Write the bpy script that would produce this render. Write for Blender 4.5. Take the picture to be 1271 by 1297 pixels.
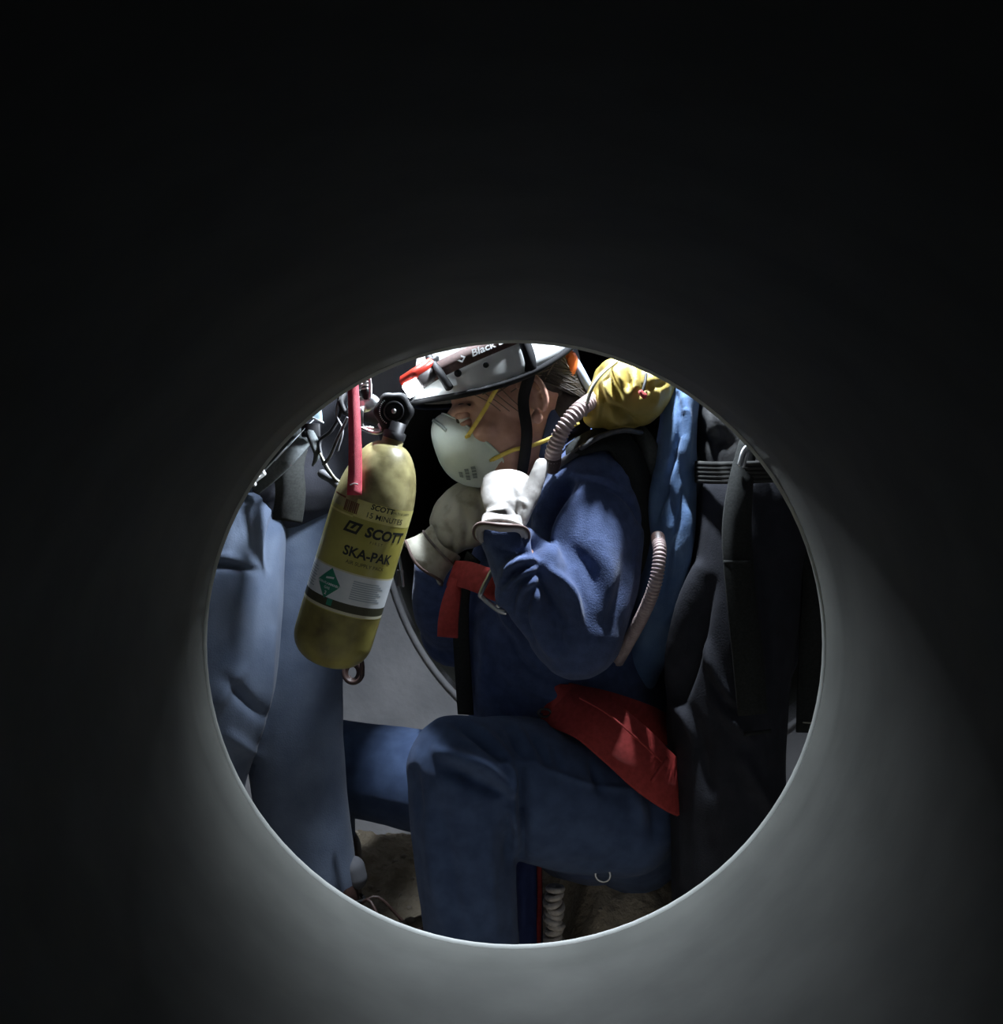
import bpy, math, random
import numpy as np
from mathutils import noise, Vector
random.seed(7); np.random.seed(7)
for o in list(bpy.data.objects): bpy.data.objects.remove(o)
SC = bpy.context.scene; COL = SC.collection

# ---------------------------------------------------------------- camera, world, lights
F = 1600.0; H = 0.88                       # focal length in photo pixels, eye height in metres
cam = bpy.data.objects.new('camera', bpy.data.cameras.new('camera')); COL.objects.link(cam)
cam.data.sensor_fit = 'HORIZONTAL'; cam.data.sensor_width = 36; cam.data.lens = 36 * F / 1271
cam.data.clip_start = .02
cam.location = (0, 0, H); cam.rotation_euler = (math.pi / 2, 0, 0); SC.camera = cam
w = bpy.data.worlds.new('dark'); SC.world = w; w.use_nodes = True
w.node_tree.nodes['Background'].inputs[0].default_value = (0, 0, 0, 1)
w.node_tree.nodes['Background'].inputs[1].default_value = 0
SC.view_settings.view_transform = 'Standard'; SC.view_settings.look = 'None'
SC.view_settings.gamma = 1; SC.view_settings.use_curve_mapping = False
SC.view_settings.exposure = 0.6

def P(px, py, Y):                          # a spot of the photo at a depth Y -> metres
    return np.array([(px - 635.5) / F * Y, Y, H - (py - 648.5) / F * Y])

def spot(name, loc, target, watt, size, blend, col, rad):
    l = bpy.data.lights.new(name, 'SPOT'); l.energy = watt; l.spot_size = math.radians(size); l.spot_blend = blend
    l.color = col; l.shadow_soft_size = rad
    o = bpy.data.objects.new(name, l); COL.objects.link(o); o.location = loc
    o.rotation_euler = (Vector(target) - Vector(loc)).to_track_quat('-Z', 'Y').to_euler()
    return o
COOL = (.80, .89, 1.0)

# ---------------------------------------------------------------- materials
def mat(name, c1, c2=None, rough=.8, metal=0, nscale=30, detail=4, bump=0, bscale=200, weave=0, wscale=900,
        emit=None, spec=.5, coat=0, sheen=0, contrast=(.35, .65), bdist=.002):
    m = bpy.data.materials.new(name); m.use_nodes = True; nt = m.node_tree; b = nt.nodes['Principled BSDF']
    b.inputs['Base Color'].default_value = (*c1, 1); b.inputs['Roughness'].default_value = rough
    b.inputs['Metallic'].default_value = metal; b.inputs['Specular IOR Level'].default_value = spec
    b.inputs['Coat Weight'].default_value = coat; b.inputs['Sheen Weight'].default_value = sheen
    tc = nt.nodes.new('ShaderNodeTexCoord')
    if c2:
        n = nt.nodes.new('ShaderNodeTexNoise'); n.inputs['Scale'].default_value = nscale; n.inputs['Detail'].default_value = detail
        nt.links.new(tc.outputs['Object'], n.inputs['Vector'])
        r = nt.nodes.new('ShaderNodeValToRGB'); r.color_ramp.elements[0].position = contrast[0]; r.color_ramp.elements[1].position = contrast[1]
        r.color_ramp.elements[0].color = (*c1, 1); r.color_ramp.elements[1].color = (*c2, 1)
        nt.links.new(n.outputs['Fac'], r.inputs['Fac']); nt.links.new(r.outputs['Color'], b.inputs['Base Color'])
    hsrc = None
    if bump:
        n2 = nt.nodes.new('ShaderNodeTexNoise'); n2.inputs['Scale'].default_value = bscale; n2.inputs['Detail'].default_value = 5
        nt.links.new(tc.outputs['Object'], n2.inputs['Vector']); hsrc = n2.outputs['Fac']; st = bump
    if weave:
        wv = nt.nodes.new('ShaderNodeTexWave'); wv.inputs['Scale'].default_value = wscale; wv.bands_direction = 'DIAGONAL'
        wv.inputs['Distortion'].default_value = 1.5
        nt.links.new(tc.outputs['Object'], wv.inputs['Vector'])
        if hsrc:
            ad = nt.nodes.new('ShaderNodeMath'); ad.operation = 'ADD'
            nt.links.new(hsrc, ad.inputs[0]); nt.links.new(wv.outputs['Fac'], ad.inputs[1]); hsrc = ad.outputs[0]
        else: hsrc = wv.outputs['Fac']; st = weave
    if hsrc:
        bp = nt.nodes.new('ShaderNodeBump'); bp.inputs['Strength'].default_value = st; bp.inputs['Distance'].default_value = bdist
        nt.links.new(hsrc, bp.inputs['Height']); nt.links.new(bp.outputs['Normal'], b.inputs['Normal'])
    if emit:
        b.inputs['Emission Color'].default_value = (*emit[0], 1); b.inputs['Emission Strength'].default_value = emit[1]
    return m
M = {}
M['navy'] = mat('navy_cotton', (.045, .072, .165), (.068, .102, .225), .92, nscale=60, bump=.5, bscale=420, sheen=.15)
M['denim'] = mat('denim_trouser', (.045, .078, .17), (.07, .115, .23), .9, nscale=35, bump=.35, bscale=500, weave=.3, sheen=.1)
M['paleblue'] = mat('washed_blue_cotton', (.085, .115, .18), (.13, .165, .235), .9, nscale=14, bump=.3, bscale=350, sheen=.1)
M['skyblue'] = mat('blue_work_sleeve', (.08, .155, .31), (.13, .22, .38), .85, nscale=22, bump=.3, bscale=350, sheen=.1)
M['charcoal'] = mat('charcoal_twill', (.022, .025, .036), (.034, .038, .052), .9, nscale=40, bump=.3, bscale=400)
M['darknavy'] = mat('dark_navy_twill', (.012, .013, .019), (.019, .020, .028), .9, nscale=40, bump=.3, bscale=400)
M['rib'] = mat('ribbed_knit', (.04, .04, .038), (.06, .06, .056), .95, spec=.15)
M['tankgrime'] = mat('grimy_cylinder_base', (.10, .075, .02), (.36, .32, .08), .45, nscale=16, detail=8, contrast=(.32, .68))
M['leather'] = mat('grey_leather_jacket', (.035, .035, .036), (.06, .06, .06), .45, nscale=50, bump=.4, bscale=150)
M['webbing'] = mat('black_webbing', (.016, .017, .016), (.026, .028, .026), .85, spec=.25, nscale=300, weave=.4, wscale=500)
M['greyweb'] = mat('grey_webbing', (.055, .064, .066), (.085, .095, .096), .8, nscale=200, weave=.4, wscale=500)
M['redweb'] = mat('red_webbing', (.36, .032, .028), (.48, .05, .045), .75, nscale=120, weave=.4, wscale=600)
M['pinkred'] = mat('faded_red_webbing', (.62, .05, .085), (.72, .09, .12), .7, nscale=80, weave=.3, wscale=600)
M['thread'] = mat('pale_thread', (.45, .5, .52), rough=.9)
M['bluethread'] = mat('blue_thread', (.10, .17, .33), rough=.9)
M['skin'] = mat('skin', (.42, .22, .16), (.53, .30, .23), .55, nscale=40, bump=.15, bscale=500)
M['hair'] = mat('brown_hair', (.010, .007, .005), (.026, .018, .012), .55, nscale=160)
M['hairlight'] = mat('light_brown_hair', (.12, .09, .06), rough=.45)
M['shell'] = mat('white_helmet_shell', (.52, .53, .52), (.60, .61, .59), .45, nscale=12, contrast=(.3, .5), coat=.2)
M['foam'] = mat('dark_helmet_edge', (.010, .010, .011), rough=.85, spec=.2)
M['black'] = mat('black_plastic', (.007, .007, .008), (.013, .013, .014), .6, spec=.3, nscale=90)
M['lampstrap'] = mat('brown_elastic', (.045, .022, .018), (.07, .035, .028), .85, nscale=200)
M['white'] = mat('white_print', (.75, .75, .74), rough=.7)
M['lampred'] = mat('red_lamp_plastic', (.45, .03, .015), rough=.35)
M['lampgrey'] = mat('grey_lamp_plastic', (.10, .09, .09), rough=.4)
M['lens'] = mat('lit_lens', (.9, .95, 1), emit=((.85, .93, 1.0), 30))
M['maskw'] = mat('respirator_fibre', (.58, .66, .60), (.68, .75, .69), .9, nscale=26, bump=.2, bscale=160)
M['print'] = mat('grey_print', (.22, .26, .25), rough=.9)
M['clip'] = mat('aluminium_nose_clip', (.42, .47, .45), rough=.5, metal=.3)
M['yellow'] = mat('yellow_elastic', (.62, .46, .07), (.74, .56, .12), .7, nscale=100)
M['glove'] = mat('cream_leather', (.42, .39, .36), (.54, .51, .48), .6, nscale=28, bump=.25, bscale=120)
M['gloved'] = mat('soiled_cream_leather', (.20, .185, .13), (.42, .40, .33), .7, nscale=30, contrast=(.3, .5), bump=.3, bscale=120)
M['stain'] = mat('dark_stained_leather', (.10, .085, .08), (.22, .18, .17), .8, nscale=60)
M['trim'] = mat('brown_glove_binding', (.11, .07, .06), rough=.8)
M['tank'] = mat('yellow_cylinder_paint', (.38, .34, .07), (.50, .45, .11), .33, nscale=18, coat=.35, bump=.05, bscale=90)
M['tankdirt'] = mat('worn_cylinder_shoulder', (.20, .17, .07), (.42, .37, .17), .4, nscale=38, coat=.2)
M['labely'] = mat('yellow_paper_label', (.66, .60, .20), (.74, .67, .26), .5, nscale=60)
M['labelw'] = mat('white_paper_label', (.66, .70, .72), (.76, .79, .80), .5, nscale=40)
M['green'] = mat('green_print', (.015, .22, .13), rough=.5)
M['ink'] = mat('dark_ink', (.018, .022, .018), rough=.6)
M['inkgrey'] = mat('grey_ink', (.36, .42, .46), rough=.6)
M['brownink'] = mat('brown_ink', (.16, .05, .02), rough=.6)
M['band'] = mat('dark_olive_band', (.045, .045, .02), rough=.6)
M['cream'] = mat('cream_line', (.62, .59, .42), rough=.6)
M['steel'] = mat('brushed_steel', (.62, .63, .63), (.75, .76, .76), .3, metal=1, nscale=80)
M['gunmetal'] = mat('gunmetal', (.07, .07, .075), (.11, .11, .115), .5, metal=.5, nscale=80)
M['rubber'] = mat('black_rubber', (.014, .014, .016), rough=.45)
M['hose'] = mat('taupe_rubber_hose', (.40, .30, .29), (.50, .39, .37), .5, nscale=60)
M['pouch'] = mat('yellow_nylon', (.30, .22, .045), (.38, .285, .065), .6, nscale=30, bump=.15, bscale=300)
M['piping'] = mat('grey_piping', (.35, .34, .28), rough=.7)
M['orange'] = mat('orange_plastic', (.80, .17, .03), rough=.4)
M['bluegrey'] = mat('blue_grey_tube', (.36, .43, .58), rough=.4)
M['teal'] = mat('grey_teal_tab', (.22, .31, .35), rough=.5)
M['boot'] = mat('dark_brown_leather', (.035, .018, .014), (.06, .032, .026), .5, nscale=60, bump=.2, bscale=150)
M['sole'] = mat('boot_sole', (.012, .012, .012), rough=.8)
M['sock'] = mat('grey_sock', (.12, .122, .135), rough=.95)
M['rope'] = mat('pale_rope', (.50, .45, .40), (.62, .57, .52), .9, nscale=200)
M['bagblue'] = mat('blue_bag_cloth', (.022, .038, .14), (.035, .055, .18), .85, nscale=60)
M['pipe'] = mat('grey_pipe_paint', (.085, .087, .076), (.12, .122, .108), .7, nscale=9, bump=.12, bscale=60)
M['lip'] = mat('worn_pipe_edge', (.62, .64, .60), (.75, .77, .73), .45, nscale=25)
M['concrete'] = mat('grey_concrete', (.36, .36, .375), (.48, .475, .49), .9, nscale=7, detail=8, bump=.35, bscale=45, bdist=.006)
M['dirt'] = mat('dry_dirt', (.27, .22, .15), (.46, .39, .29), .95, nscale=9, detail=10, bump=.8, bscale=70, bdist=.012)
M['pebble'] = mat('pebble', (.32, .27, .21), (.50, .44, .36), .95, nscale=25)
M['eye'] = mat('eye_white', (.6, .58, .55), rough=.2)

# ---------------------------------------------------------------- mesh helpers (world metres in numpy)
def norm(v): v = np.asarray(v, float); return v / (np.linalg.norm(v) + 1e-12)

def link(name, V, Fc, material, parent=None, kind=None, smooth=True):
    V = np.asarray(V, float)
    lo, hi = V.min(0), V.max(0); loc = np.array([(lo[0] + hi[0]) / 2, (lo[1] + hi[1]) / 2, lo[2]])
    me = bpy.data.meshes.new(name); me.from_pydata((V - loc).tolist(), [], [list(map(int, f)) for f in Fc])
    if smooth: me.polygons.foreach_set('use_smooth', [True] * len(me.polygons))
    me.materials.append(material if not isinstance(material, str) else M[material]); me.update()
    o = bpy.data.objects.new(name, me); COL.objects.link(o)
    if parent is not None:
        o.parent = parent; pl = parent['_w']
        o.location = loc - np.array(pl)
    else: o.location = loc
    o['_w'] = loc.tolist()
    if kind: o['kind'] = kind
    return o

def thing(name, loc, label, cat, group=None):
    o = bpy.data.objects.new(name, None); COL.objects.link(o); o.location = loc; o['_w'] = list(map(float, loc))
    o.empty_display_size = .02
    return tag(o, label, cat, group)

def tag(o, label, cat, group=None):
    o['label'] = label; o['category'] = cat
    if group: o['group'] = group
    return o

def join(*parts):
    Vs, Fs, n = [], [], 0
    for V, Fc in parts:
        Vs.append(np.asarray(V, float)); Fs += [[i + n for i in f] for f in Fc]; n += len(V)
    return np.vstack(Vs), Fs

def crom(A, per=6):
    A = np.asarray(A, float)
    if len(A) == 2: t = np.linspace(0, 1, per + 1)[:, None]; return A[0] * (1 - t) + A[1] * t
    Q = np.vstack([2 * A[0] - A[1], A, 2 * A[-1] - A[-2]]); out = []
    for i in range(1, len(Q) - 2):
        p0, p1, p2, p3 = Q[i - 1:i + 3]
        for k in range(per):
            t = k / per
            out.append(.5 * (2 * p1 + (p2 - p0) * t + (2 * p0 - 5 * p1 + 4 * p2 - p3) * t * t + (3 * p1 - p0 - 3 * p2 + p3) * t ** 3))
    out.append(A[-1]); return np.array(out)

def frames(C, ref=(0, 1, 0)):
    T = np.gradient(C, axis=0); T /= np.linalg.norm(T, axis=1)[:, None] + 1e-12
    Bs, As = [], []; prev = None
    for t in T:
        r = np.array(ref, float)
        b = r - t * (r @ t)
        if np.linalg.norm(b) < .25 and prev is not None: b = prev - t * (prev @ t)
        elif np.linalg.norm(b) < .25: b = np.array([1., 0, 0]) - t * t[0]
        b = norm(b)
        prev = b; Bs.append(b); As.append(norm(np.cross(b, t)))
    return T, np.array(As), np.array(Bs)

def sweep(pts, n=20, per=6, cap=True, ref=(0, 1, 0), power=2.0):
    """pts rows (x,y,z,a,b): closed tube, a across, b along ref"""
    A = np.array([list(p) if len(p) == 5 else list(p) + [p[3]] for p in pts], float)
    S = crom(A, per); C = S[:, :3]; ra, rb = np.maximum(S[:, 3], 1e-4), np.maximum(S[:, 4], 1e-4)
    T, Ax, Bx = frames(C, ref)
    if cap:
        k = [.98, .9, .72, .42, .12]; kk = [.2, .44, .69, .91, .99]
        pre = [(C[0] - T[0] * min(ra[0], rb[0]) * e, ra[0] * s, rb[0] * s, Ax[0], Bx[0]) for s, e in zip(k[::-1], kk[::-1])]
        post = [(C[-1] + T[-1] * min(ra[-1], rb[-1]) * e, ra[-1] * s, rb[-1] * s, Ax[-1], Bx[-1]) for s, e in zip(k, kk)]
    else: pre, post = [], []
    rows = pre + [(C[i], ra[i], rb[i], Ax[i], Bx[i]) for i in range(len(C))] + post
    th = np.linspace(0, 2 * np.pi, n, endpoint=False); c, s = np.cos(th), np.sin(th)
    if power != 2: c, s = np.sign(c) * abs(c) ** (2 / power), np.sign(s) * abs(s) ** (2 / power)
    V = np.vstack([p + np.outer(c * a, ax) + np.outer(s * b, bx) for p, a, b, ax, bx in rows])
    Fc = []
    for i in range(len(rows) - 1):
        for j in range(n):
            k2 = (j + 1) % n; Fc.append((i * n + j, i * n + k2, (i + 1) * n + k2, (i + 1) * n + j))
    Fc.append(tuple(range(n))[::-1]); L = (len(rows) - 1) * n; Fc.append(tuple(range(L, L + n)))
    return V, Fc

def tube(pts, r, n=10, per=6): return sweep([(*p, r, r) for p in pts], n, per)

def ellipsoid(c, r, nu=20, nv=14, R=None):
    V = [[0, 0, -1]]; Fc = []
    for i in range(1, nv):
        a = -np.pi / 2 + np.pi * i / nv
        for j in range(nu):
            t = 2 * np.pi * j / nu; V.append([np.cos(a) * np.cos(t), np.cos(a) * np.sin(t), np.sin(a)])
    V.append([0, 0, 1]); top = len(V) - 1
    for j in range(nu):
        k = (j + 1) % nu; Fc.append((0, 1 + k, 1 + j)); Fc.append((top, 1 + (nv - 2) * nu + j, 1 + (nv - 2) * nu + k))
        for i in range(nv - 2): Fc.append((1 + i * nu + j, 1 + i * nu + k, 1 + (i + 1) * nu + k, 1 + (i + 1) * nu + j))
    V = np.array(V) * np.array(r)
    if R is not None: V = V @ np.array(R).T
    return V + np.array(c), Fc

def box(c, s, R=None, bev=0.12):
    """bevelled box: superellipsoid-like chamfer"""
    V = []; Fc = []
    b = min(s) * bev
    sx, sy, sz = s
    for x in (-1, 1):
        for y in (-1, 1):
            for z in (-1, 1):
                V += [[x * (sx / 2 - b), y * (sy / 2 - b), z * sz / 2], [x * (sx / 2 - b), y * sy / 2, z * (sz / 2 - b)], [x * sx / 2, y * (sy / 2 - b), z * (sz / 2 - b)]]
    V = np.array(V)
    import bmesh
    bm = bmesh.new()
    for v in V: bm.verts.new(v)
    bmesh.ops.convex_hull(bm, input=bm.verts[:]); bm.verts.ensure_lookup_table(); bm.verts.index_update()
    bmesh.ops.dissolve_limit(bm, angle_limit=.01, verts=bm.verts[:], edges=bm.edges[:])
    bm.verts.index_update()
    V = np.array([v.co[:] for v in bm.verts]); Fc = [[v.index for v in f.verts] for f in bm.faces]; bm.free()
    if R is not None: V = V @ np.array(R).T
    return V + np.array(c), Fc

def lathe(prof, O, ax, rt, fr, n=40):
    """prof rows (r, s) along ax"""
    th = np.linspace(0, 2 * np.pi, n, endpoint=False)
    V = np.vstack([O + ax * s + np.outer(np.sin(th) * r, rt) + np.outer(np.cos(th) * r, fr) for r, s in prof]); Fc = []
    for i in range(len(prof) - 1):
        for j in range(n):
            k = (j + 1) % n; Fc.append((i * n + j, i * n + k, (i + 1) * n + k, (i + 1) * n + j))
    return V, Fc

def strip(path, width, thick, ref, per=8):
    """webbing: a flat band along path; ref = list of face normals per point or one vector; width may be list"""
    P0 = np.array(path, float); n = len(P0)
    wd = np.full(n, width) if np.isscalar(width) else np.array(width)
    nr = np.tile(np.array(ref, float), (n, 1)) if np.ndim(ref) == 1 else np.array(ref, float)
    S = crom(np.hstack([P0, wd[:, None], nr]), per); C, W_, N = S[:, :3], S[:, 3], S[:, 4:]
    T = np.gradient(C, axis=0); V = []; Fc = []
    for c, t, w_, nn in zip(C, T, W_, N):
        t = norm(t); nn = norm(nn - t * (nn @ t)); s = np.cross(t, nn)
        for a, b in ((-1, -.5), (-.96, .5), (.96, .5), (1, -.5)): V.append(c + s * a * w_ / 2 + nn * b * thick)
    for i in range(len(C) - 1):
        for j in range(4):
            k = (j + 1) % 4; Fc.append((i * 4 + j, i * 4 + k, i * 4 + 4 + k, i * 4 + 4 + j))
    Fc.append((3, 2, 1, 0)); L = 4 * (len(C) - 1); Fc.append((L, L + 1, L + 2, L + 3))
    return np.array(V), Fc

def union(parts, voxel=.005, smooth=5):
    V, Fc = join(*parts)
    me = bpy.data.meshes.new('tmp'); me.from_pydata(V.tolist(), [], [list(map(int, f)) for f in Fc])
    o = bpy.data.objects.new('tmp', me); COL.objects.link(o)
    m = o.modifiers.new('r', 'REMESH'); m.mode = 'VOXEL'; m.voxel_size = voxel
    if smooth: s = o.modifiers.new('s', 'SMOOTH'); s.factor = .5; s.iterations = smooth
    dg = bpy.context.evaluated_depsgraph_get(); ev = o.evaluated_get(dg); mm = ev.to_mesh()
    n = len(mm.vertices); co = np.empty(n * 3); mm.vertices.foreach_get('co', co); co = co.reshape(-1, 3)
    Fo = [tuple(p.vertices) for p in mm.polygons]; ev.to_mesh_clear()
    bpy.data.objects.remove(o); bpy.data.meshes.remove(me)
    return co, Fo

def vnormals(V, Fc):
    Q = np.array([f if len(f) == 4 else (f[0], f[1], f[2], f[2]) for f in Fc])
    fn = np.cross(V[Q[:, 2]] - V[Q[:, 0]], V[Q[:, 3]] - V[Q[:, 1]])
    N = np.zeros_like(V)
    for k in range(4): np.add.at(N, Q[:, k], fn)
    return N / (np.linalg.norm(N, axis=1)[:, None] + 1e-12)

CAM = np.array([0, 0, H])
def folds(V, Fc, strokes, namp=0, nsc=(9, 9, 9), faceing=.05):
    """push cloth in and out along drawn fold lines (photo pixels, width px, height m), plus soft noise"""
    N = vnormals(V, Fc); view = CAM - V; view /= np.linalg.norm(view, axis=1)[:, None]
    ok = np.clip(((N * view).sum(1) - faceing) / .3, 0, 1)
    px = V[:, 0] / V[:, 1] * F + 635.5; py = 648.5 - (V[:, 2] - H) / V[:, 1] * F
    D = np.zeros(len(V))
    for st in strokes:
        pts, wd, h = st[:3]
        A = crom(np.array(pts, float), 5)
        seg = A[1:] - A[:-1]; L = np.linalg.norm(seg, axis=1); cum = np.r_[0, np.cumsum(L)]; tot = cum[-1]
        best = np.full(len(V), 1e9); par = np.zeros(len(V))
        near = (px > A[:, 0].min() - 4 * wd) & (px < A[:, 0].max() + 4 * wd) & (py > A[:, 1].min() - 4 * wd) & (py < A[:, 1].max() + 4 * wd)
        idx = np.where(near)[0]
        if not len(idx): continue
        X = np.stack([px[idx], py[idx]], 1); bb = np.full(len(idx), 1e9); pp = np.zeros(len(idx))
        for a, s, l, c0 in zip(A, seg, L, cum):
            t = np.clip(((X - a) @ s) / (l * l + 1e-9), 0, 1)
            d = np.linalg.norm(X - a - t[:, None] * s, axis=1); q = d < bb
            bb[q] = d[q]; pp[q] = (c0 + t[q] * l) / tot
        tp = np.clip(np.sin(np.pi * np.clip(pp * .86 + .07, 0, 1)), 0, 1) ** .6
        D[idx] += 1.5 * h * np.exp(-(bb / wd) ** 2) * tp * ok[idx]
    if namp:
        for i, v in enumerate(V): D[i] += namp * (noise.noise((v[0] * nsc[0], v[1] * nsc[1], v[2] * nsc[2])) + .5 * noise.noise((v[0] * nsc[0] * 2.3 + 5, v[1] * nsc[1] * 2.3, v[2] * nsc[2] * 2.3)))
    E = np.array([(f[k], f[(k + 1) % len(f)]) for f in Fc for k in range(len(f))]); deg = np.bincount(E[:, 0], minlength=len(V)) + np.bincount(E[:, 1], minlength=len(V))
    V = V + N * D[:, None]
    for _ in range(2):
        A = np.zeros_like(V); np.add.at(A, E[:, 0], V[E[:, 1]]); np.add.at(A, E[:, 1], V[E[:, 0]]); V = .5 * V + .5 * A / np.maximum(deg, 1)[:, None]
    return V

def text2d(s, size, shear=0, offset=0, align='CENTER'):
    cu = bpy.data.curves.new('t', 'FONT'); cu.body = s; cu.size = size; cu.shear = shear; cu.offset = offset
    cu.align_x = align; cu.align_y = 'CENTER'; cu.resolution_u = 3
    o = bpy.data.objects.new('t', cu); COL.objects.link(o)
    dg = bpy.context.evaluated_depsgraph_get(); me = o.evaluated_get(dg).to_mesh()
    V = np.array([v.co[:] for v in me.vertices]); Fc = [tuple(p.vertices) for p in me.polygons]
    o.evaluated_get(dg).to_mesh_clear(); bpy.data.objects.remove(o); bpy.data.curves.remove(cu)
    import bmesh
    bm = bmesh.new(); vs = [bm.verts.new(v) for v in V]
    for f in Fc:
        try: bm.faces.new([vs[k] for k in f])
        except ValueError: pass
    for _ in range(3):                       # short edges, so that the print can lie close on a curved surface
        bmesh.ops.triangulate(bm, faces=bm.faces[:])
        lg = [e for e in bm.edges if e.calc_length() > .0035]
        if not lg: break
        bmesh.ops.subdivide_edges(bm, edges=lg, cuts=1)
    bmesh.ops.triangulate(bm, faces=bm.faces[:]); bm.verts.index_update()
    V = np.array([v.co[:] for v in bm.verts]); Fc = [tuple(v.index for v in f.verts) for f in bm.faces]; bm.free()
    return V[:, :2], Fc

def D5(px, py, Y, a, b=None):
    p = P(px, py, Y); return (*p, a, b if b is not None else a)

# ================================================================ SETTING
Y1 = 1.50                                   # end of the near pipe
OC = P(652, 815, Y1); RX, RZ = 392 / F * Y1, 383 / F * Y1
Y3 = 3.30; HC = P(812, 652, Y3); HR = 326 / F * Y3
XL, XR, ZC = -1.25, 1.3, 2.35
def ring_pipe(c, rx, rz, ys, n=96, ri=0):
    th = np.linspace(0, 2 * np.pi, n, endpoint=False)
    V = np.vstack([np.stack([c[0] + np.cos(th) * (rx + e), np.full(n, y), c[2] + np.sin(th) * (rz + e)], 1) for y, e in ys]); Fc = []
    for i in range(len(ys) - 1):
        for j in range(n):
            k = (j + 1) % n; Fc.append((i * n + j, i * n + k, (i + 1) * n + k, (i + 1) * n + j))
    return V, Fc
ys = [(y, 0) for y in np.linspace(-.6, Y1, 24)] + [(Y1, .02)] + [(y, .02) for y in np.linspace(Y1 - .01, -.6, 6)]
link('wall_tunnel', *ring_pipe(OC, RX, RZ, ys), 'pipe', kind='structure')
th = np.linspace(0, 2 * np.pi, 9)
lp = [(Y1 - .004 + .009 * np.sin(a), .006 - .009 * np.cos(a)) for a in th]
link('trim_1', *ring_pipe(OC, RX, RZ, lp), 'lip', kind='structure')

def holed_wall(name, y, thick, c, rx, rz, m):
    n = 96; th = np.linspace(0, 2 * np.pi, n, endpoint=False)
    ci = np.stack([c[0] + np.cos(th) * rx, c[2] + np.sin(th) * rz], 1)
    out = []
    for a in th:
        d = np.array([np.cos(a), np.sin(a)]); ts = []
        for lim, k in ((XL - .1, 0), (XR + .1, 0), (-.3, 1), (ZC + .1, 1)):
            if abs(d[k]) > 1e-9:
                t = (lim - c[0 if k == 0 else 2]) / d[k]
                if t > 0: ts.append(t)
        t = min(ts); out.append([c[0] + d[0] * t, c[2] + d[1] * t])
    out = np.array(out); V = []
    for q, yy in ((ci, y), (out, y), (out, y + thick), (ci, y + thick)): V += [[a, yy, b] for a, b in q]
    Fc = []
    for r in range(4):
        r2 = (r + 1) % 4
        for j in range(n): k = (j + 1) % n; Fc.append((r * n + j, r * n + k, r2 * n + k, r2 * n + j))
    return link(name, V, Fc, m, kind='structure', smooth=False)
holed_wall('wall_front', Y1 - .10, .08, OC, RX + .021, RZ + .021, 'concrete')
holed_wall('wall_back', Y3, .15, HC, HR, HR, 'concrete')
link('wall_far_tunnel', *ring_pipe(HC, HR, HR, [(y, .0) for y in np.linspace(Y3 + .02, Y3 + 3.5, 12)] + [(Y3 + 3.5, -HR * .999)]), 'pipe', kind='structure')
lp = [(Y3 - .003 + .009 * np.sin(a), .002 - .008 * np.cos(a)) for a in th]
link('trim_2', *ring_pipe(HC, HR, HR, lp), 'concrete', kind='structure')
def slab(name, lo, hi, m): 
    lo, hi = np.array(lo), np.array(hi); V, Fc = box((lo + hi) / 2, hi - lo, bev=.02); return link(name, V, Fc, m, kind='structure', smooth=False)
slab('wall_left', (XL - .12, Y1 - .05, -.3), (XL, Y3 + .1, ZC + .1), 'concrete')
slab('wall_right', (XR, Y1 - .05, -.3), (XR + .12, Y3 + .1, ZC + .1), 'concrete')
slab('ceiling', (XL - .1, Y1 - .05, ZC), (XR + .1, Y3 + .1, ZC + .12), 'concrete')
# dirt floor with a mound under the seated figure
SEAT = P(765, 1096, 2.22)
nx, ny = 300, 230; gx = np.linspace(XL - .02, XR + .02, nx); gy = np.linspace(Y1 - .06, Y3 + .05, ny); V = []
def ground(x, y):
    z = .014 * noise.noise((x * 5, y * 5, 0)) + .018 * noise.noise((x * 15, y * 15, 3)) + .012 * abs(noise.noise((x * 34, y * 34, 7))) + .006 * noise.noise((x * 70, y * 70, 2)) - .008
    m1 = math.exp(-(((x - SEAT[0] - .05) / .13) ** 4 + ((y - SEAT[1] - .16) / .25) ** 4)) * (SEAT[2] + .02)
    m2 = .30 * math.exp(-(((x - .46) / .30) ** 2 + ((y - 2.95) / .32) ** 2))
    m3 = .07 * math.exp(-(((x + .33) / .5) ** 2 + ((y - 3.15) / .22) ** 2))
    k = max(m1, m2, m3)
    return z + k + k * (.16 * noise.noise((x * 10, y * 10, 9)) + .10 * noise.noise((x * 27, y * 27, 4)))
for y in gy:
    for x in gx: V.append((x, y, ground(x, y)))
Fc = [(j * nx + i, j * nx + i + 1, (j + 1) * nx + i + 1, (j + 1) * nx + i) for j in range(ny - 1) for i in range(nx - 1)]
floor = link('floor', V, Fc, 'dirt', kind='structure')
parts = []
for k in range(420):
    x, y = random.uniform(-.75, .75), random.uniform(2.0, 3.25)
    r = random.uniform(.003, .009); V_, F_ = ellipsoid((0, 0, 0), (r * random.uniform(.8, 1.6), r, r * .75), 7, 5); V_ = V_ * (1 + .5 * (np.random.rand(len(V_), 1) - .5)); parts.append((V_ + np.array((x, y, ground(x, y) + r * .1)), F_))
pb = link('rubble', *join(*parts), 'pebble'); pb['kind'] = 'stuff'; tag(pb, 'loose small stones scattered over the dirt floor', 'rubble')

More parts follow.
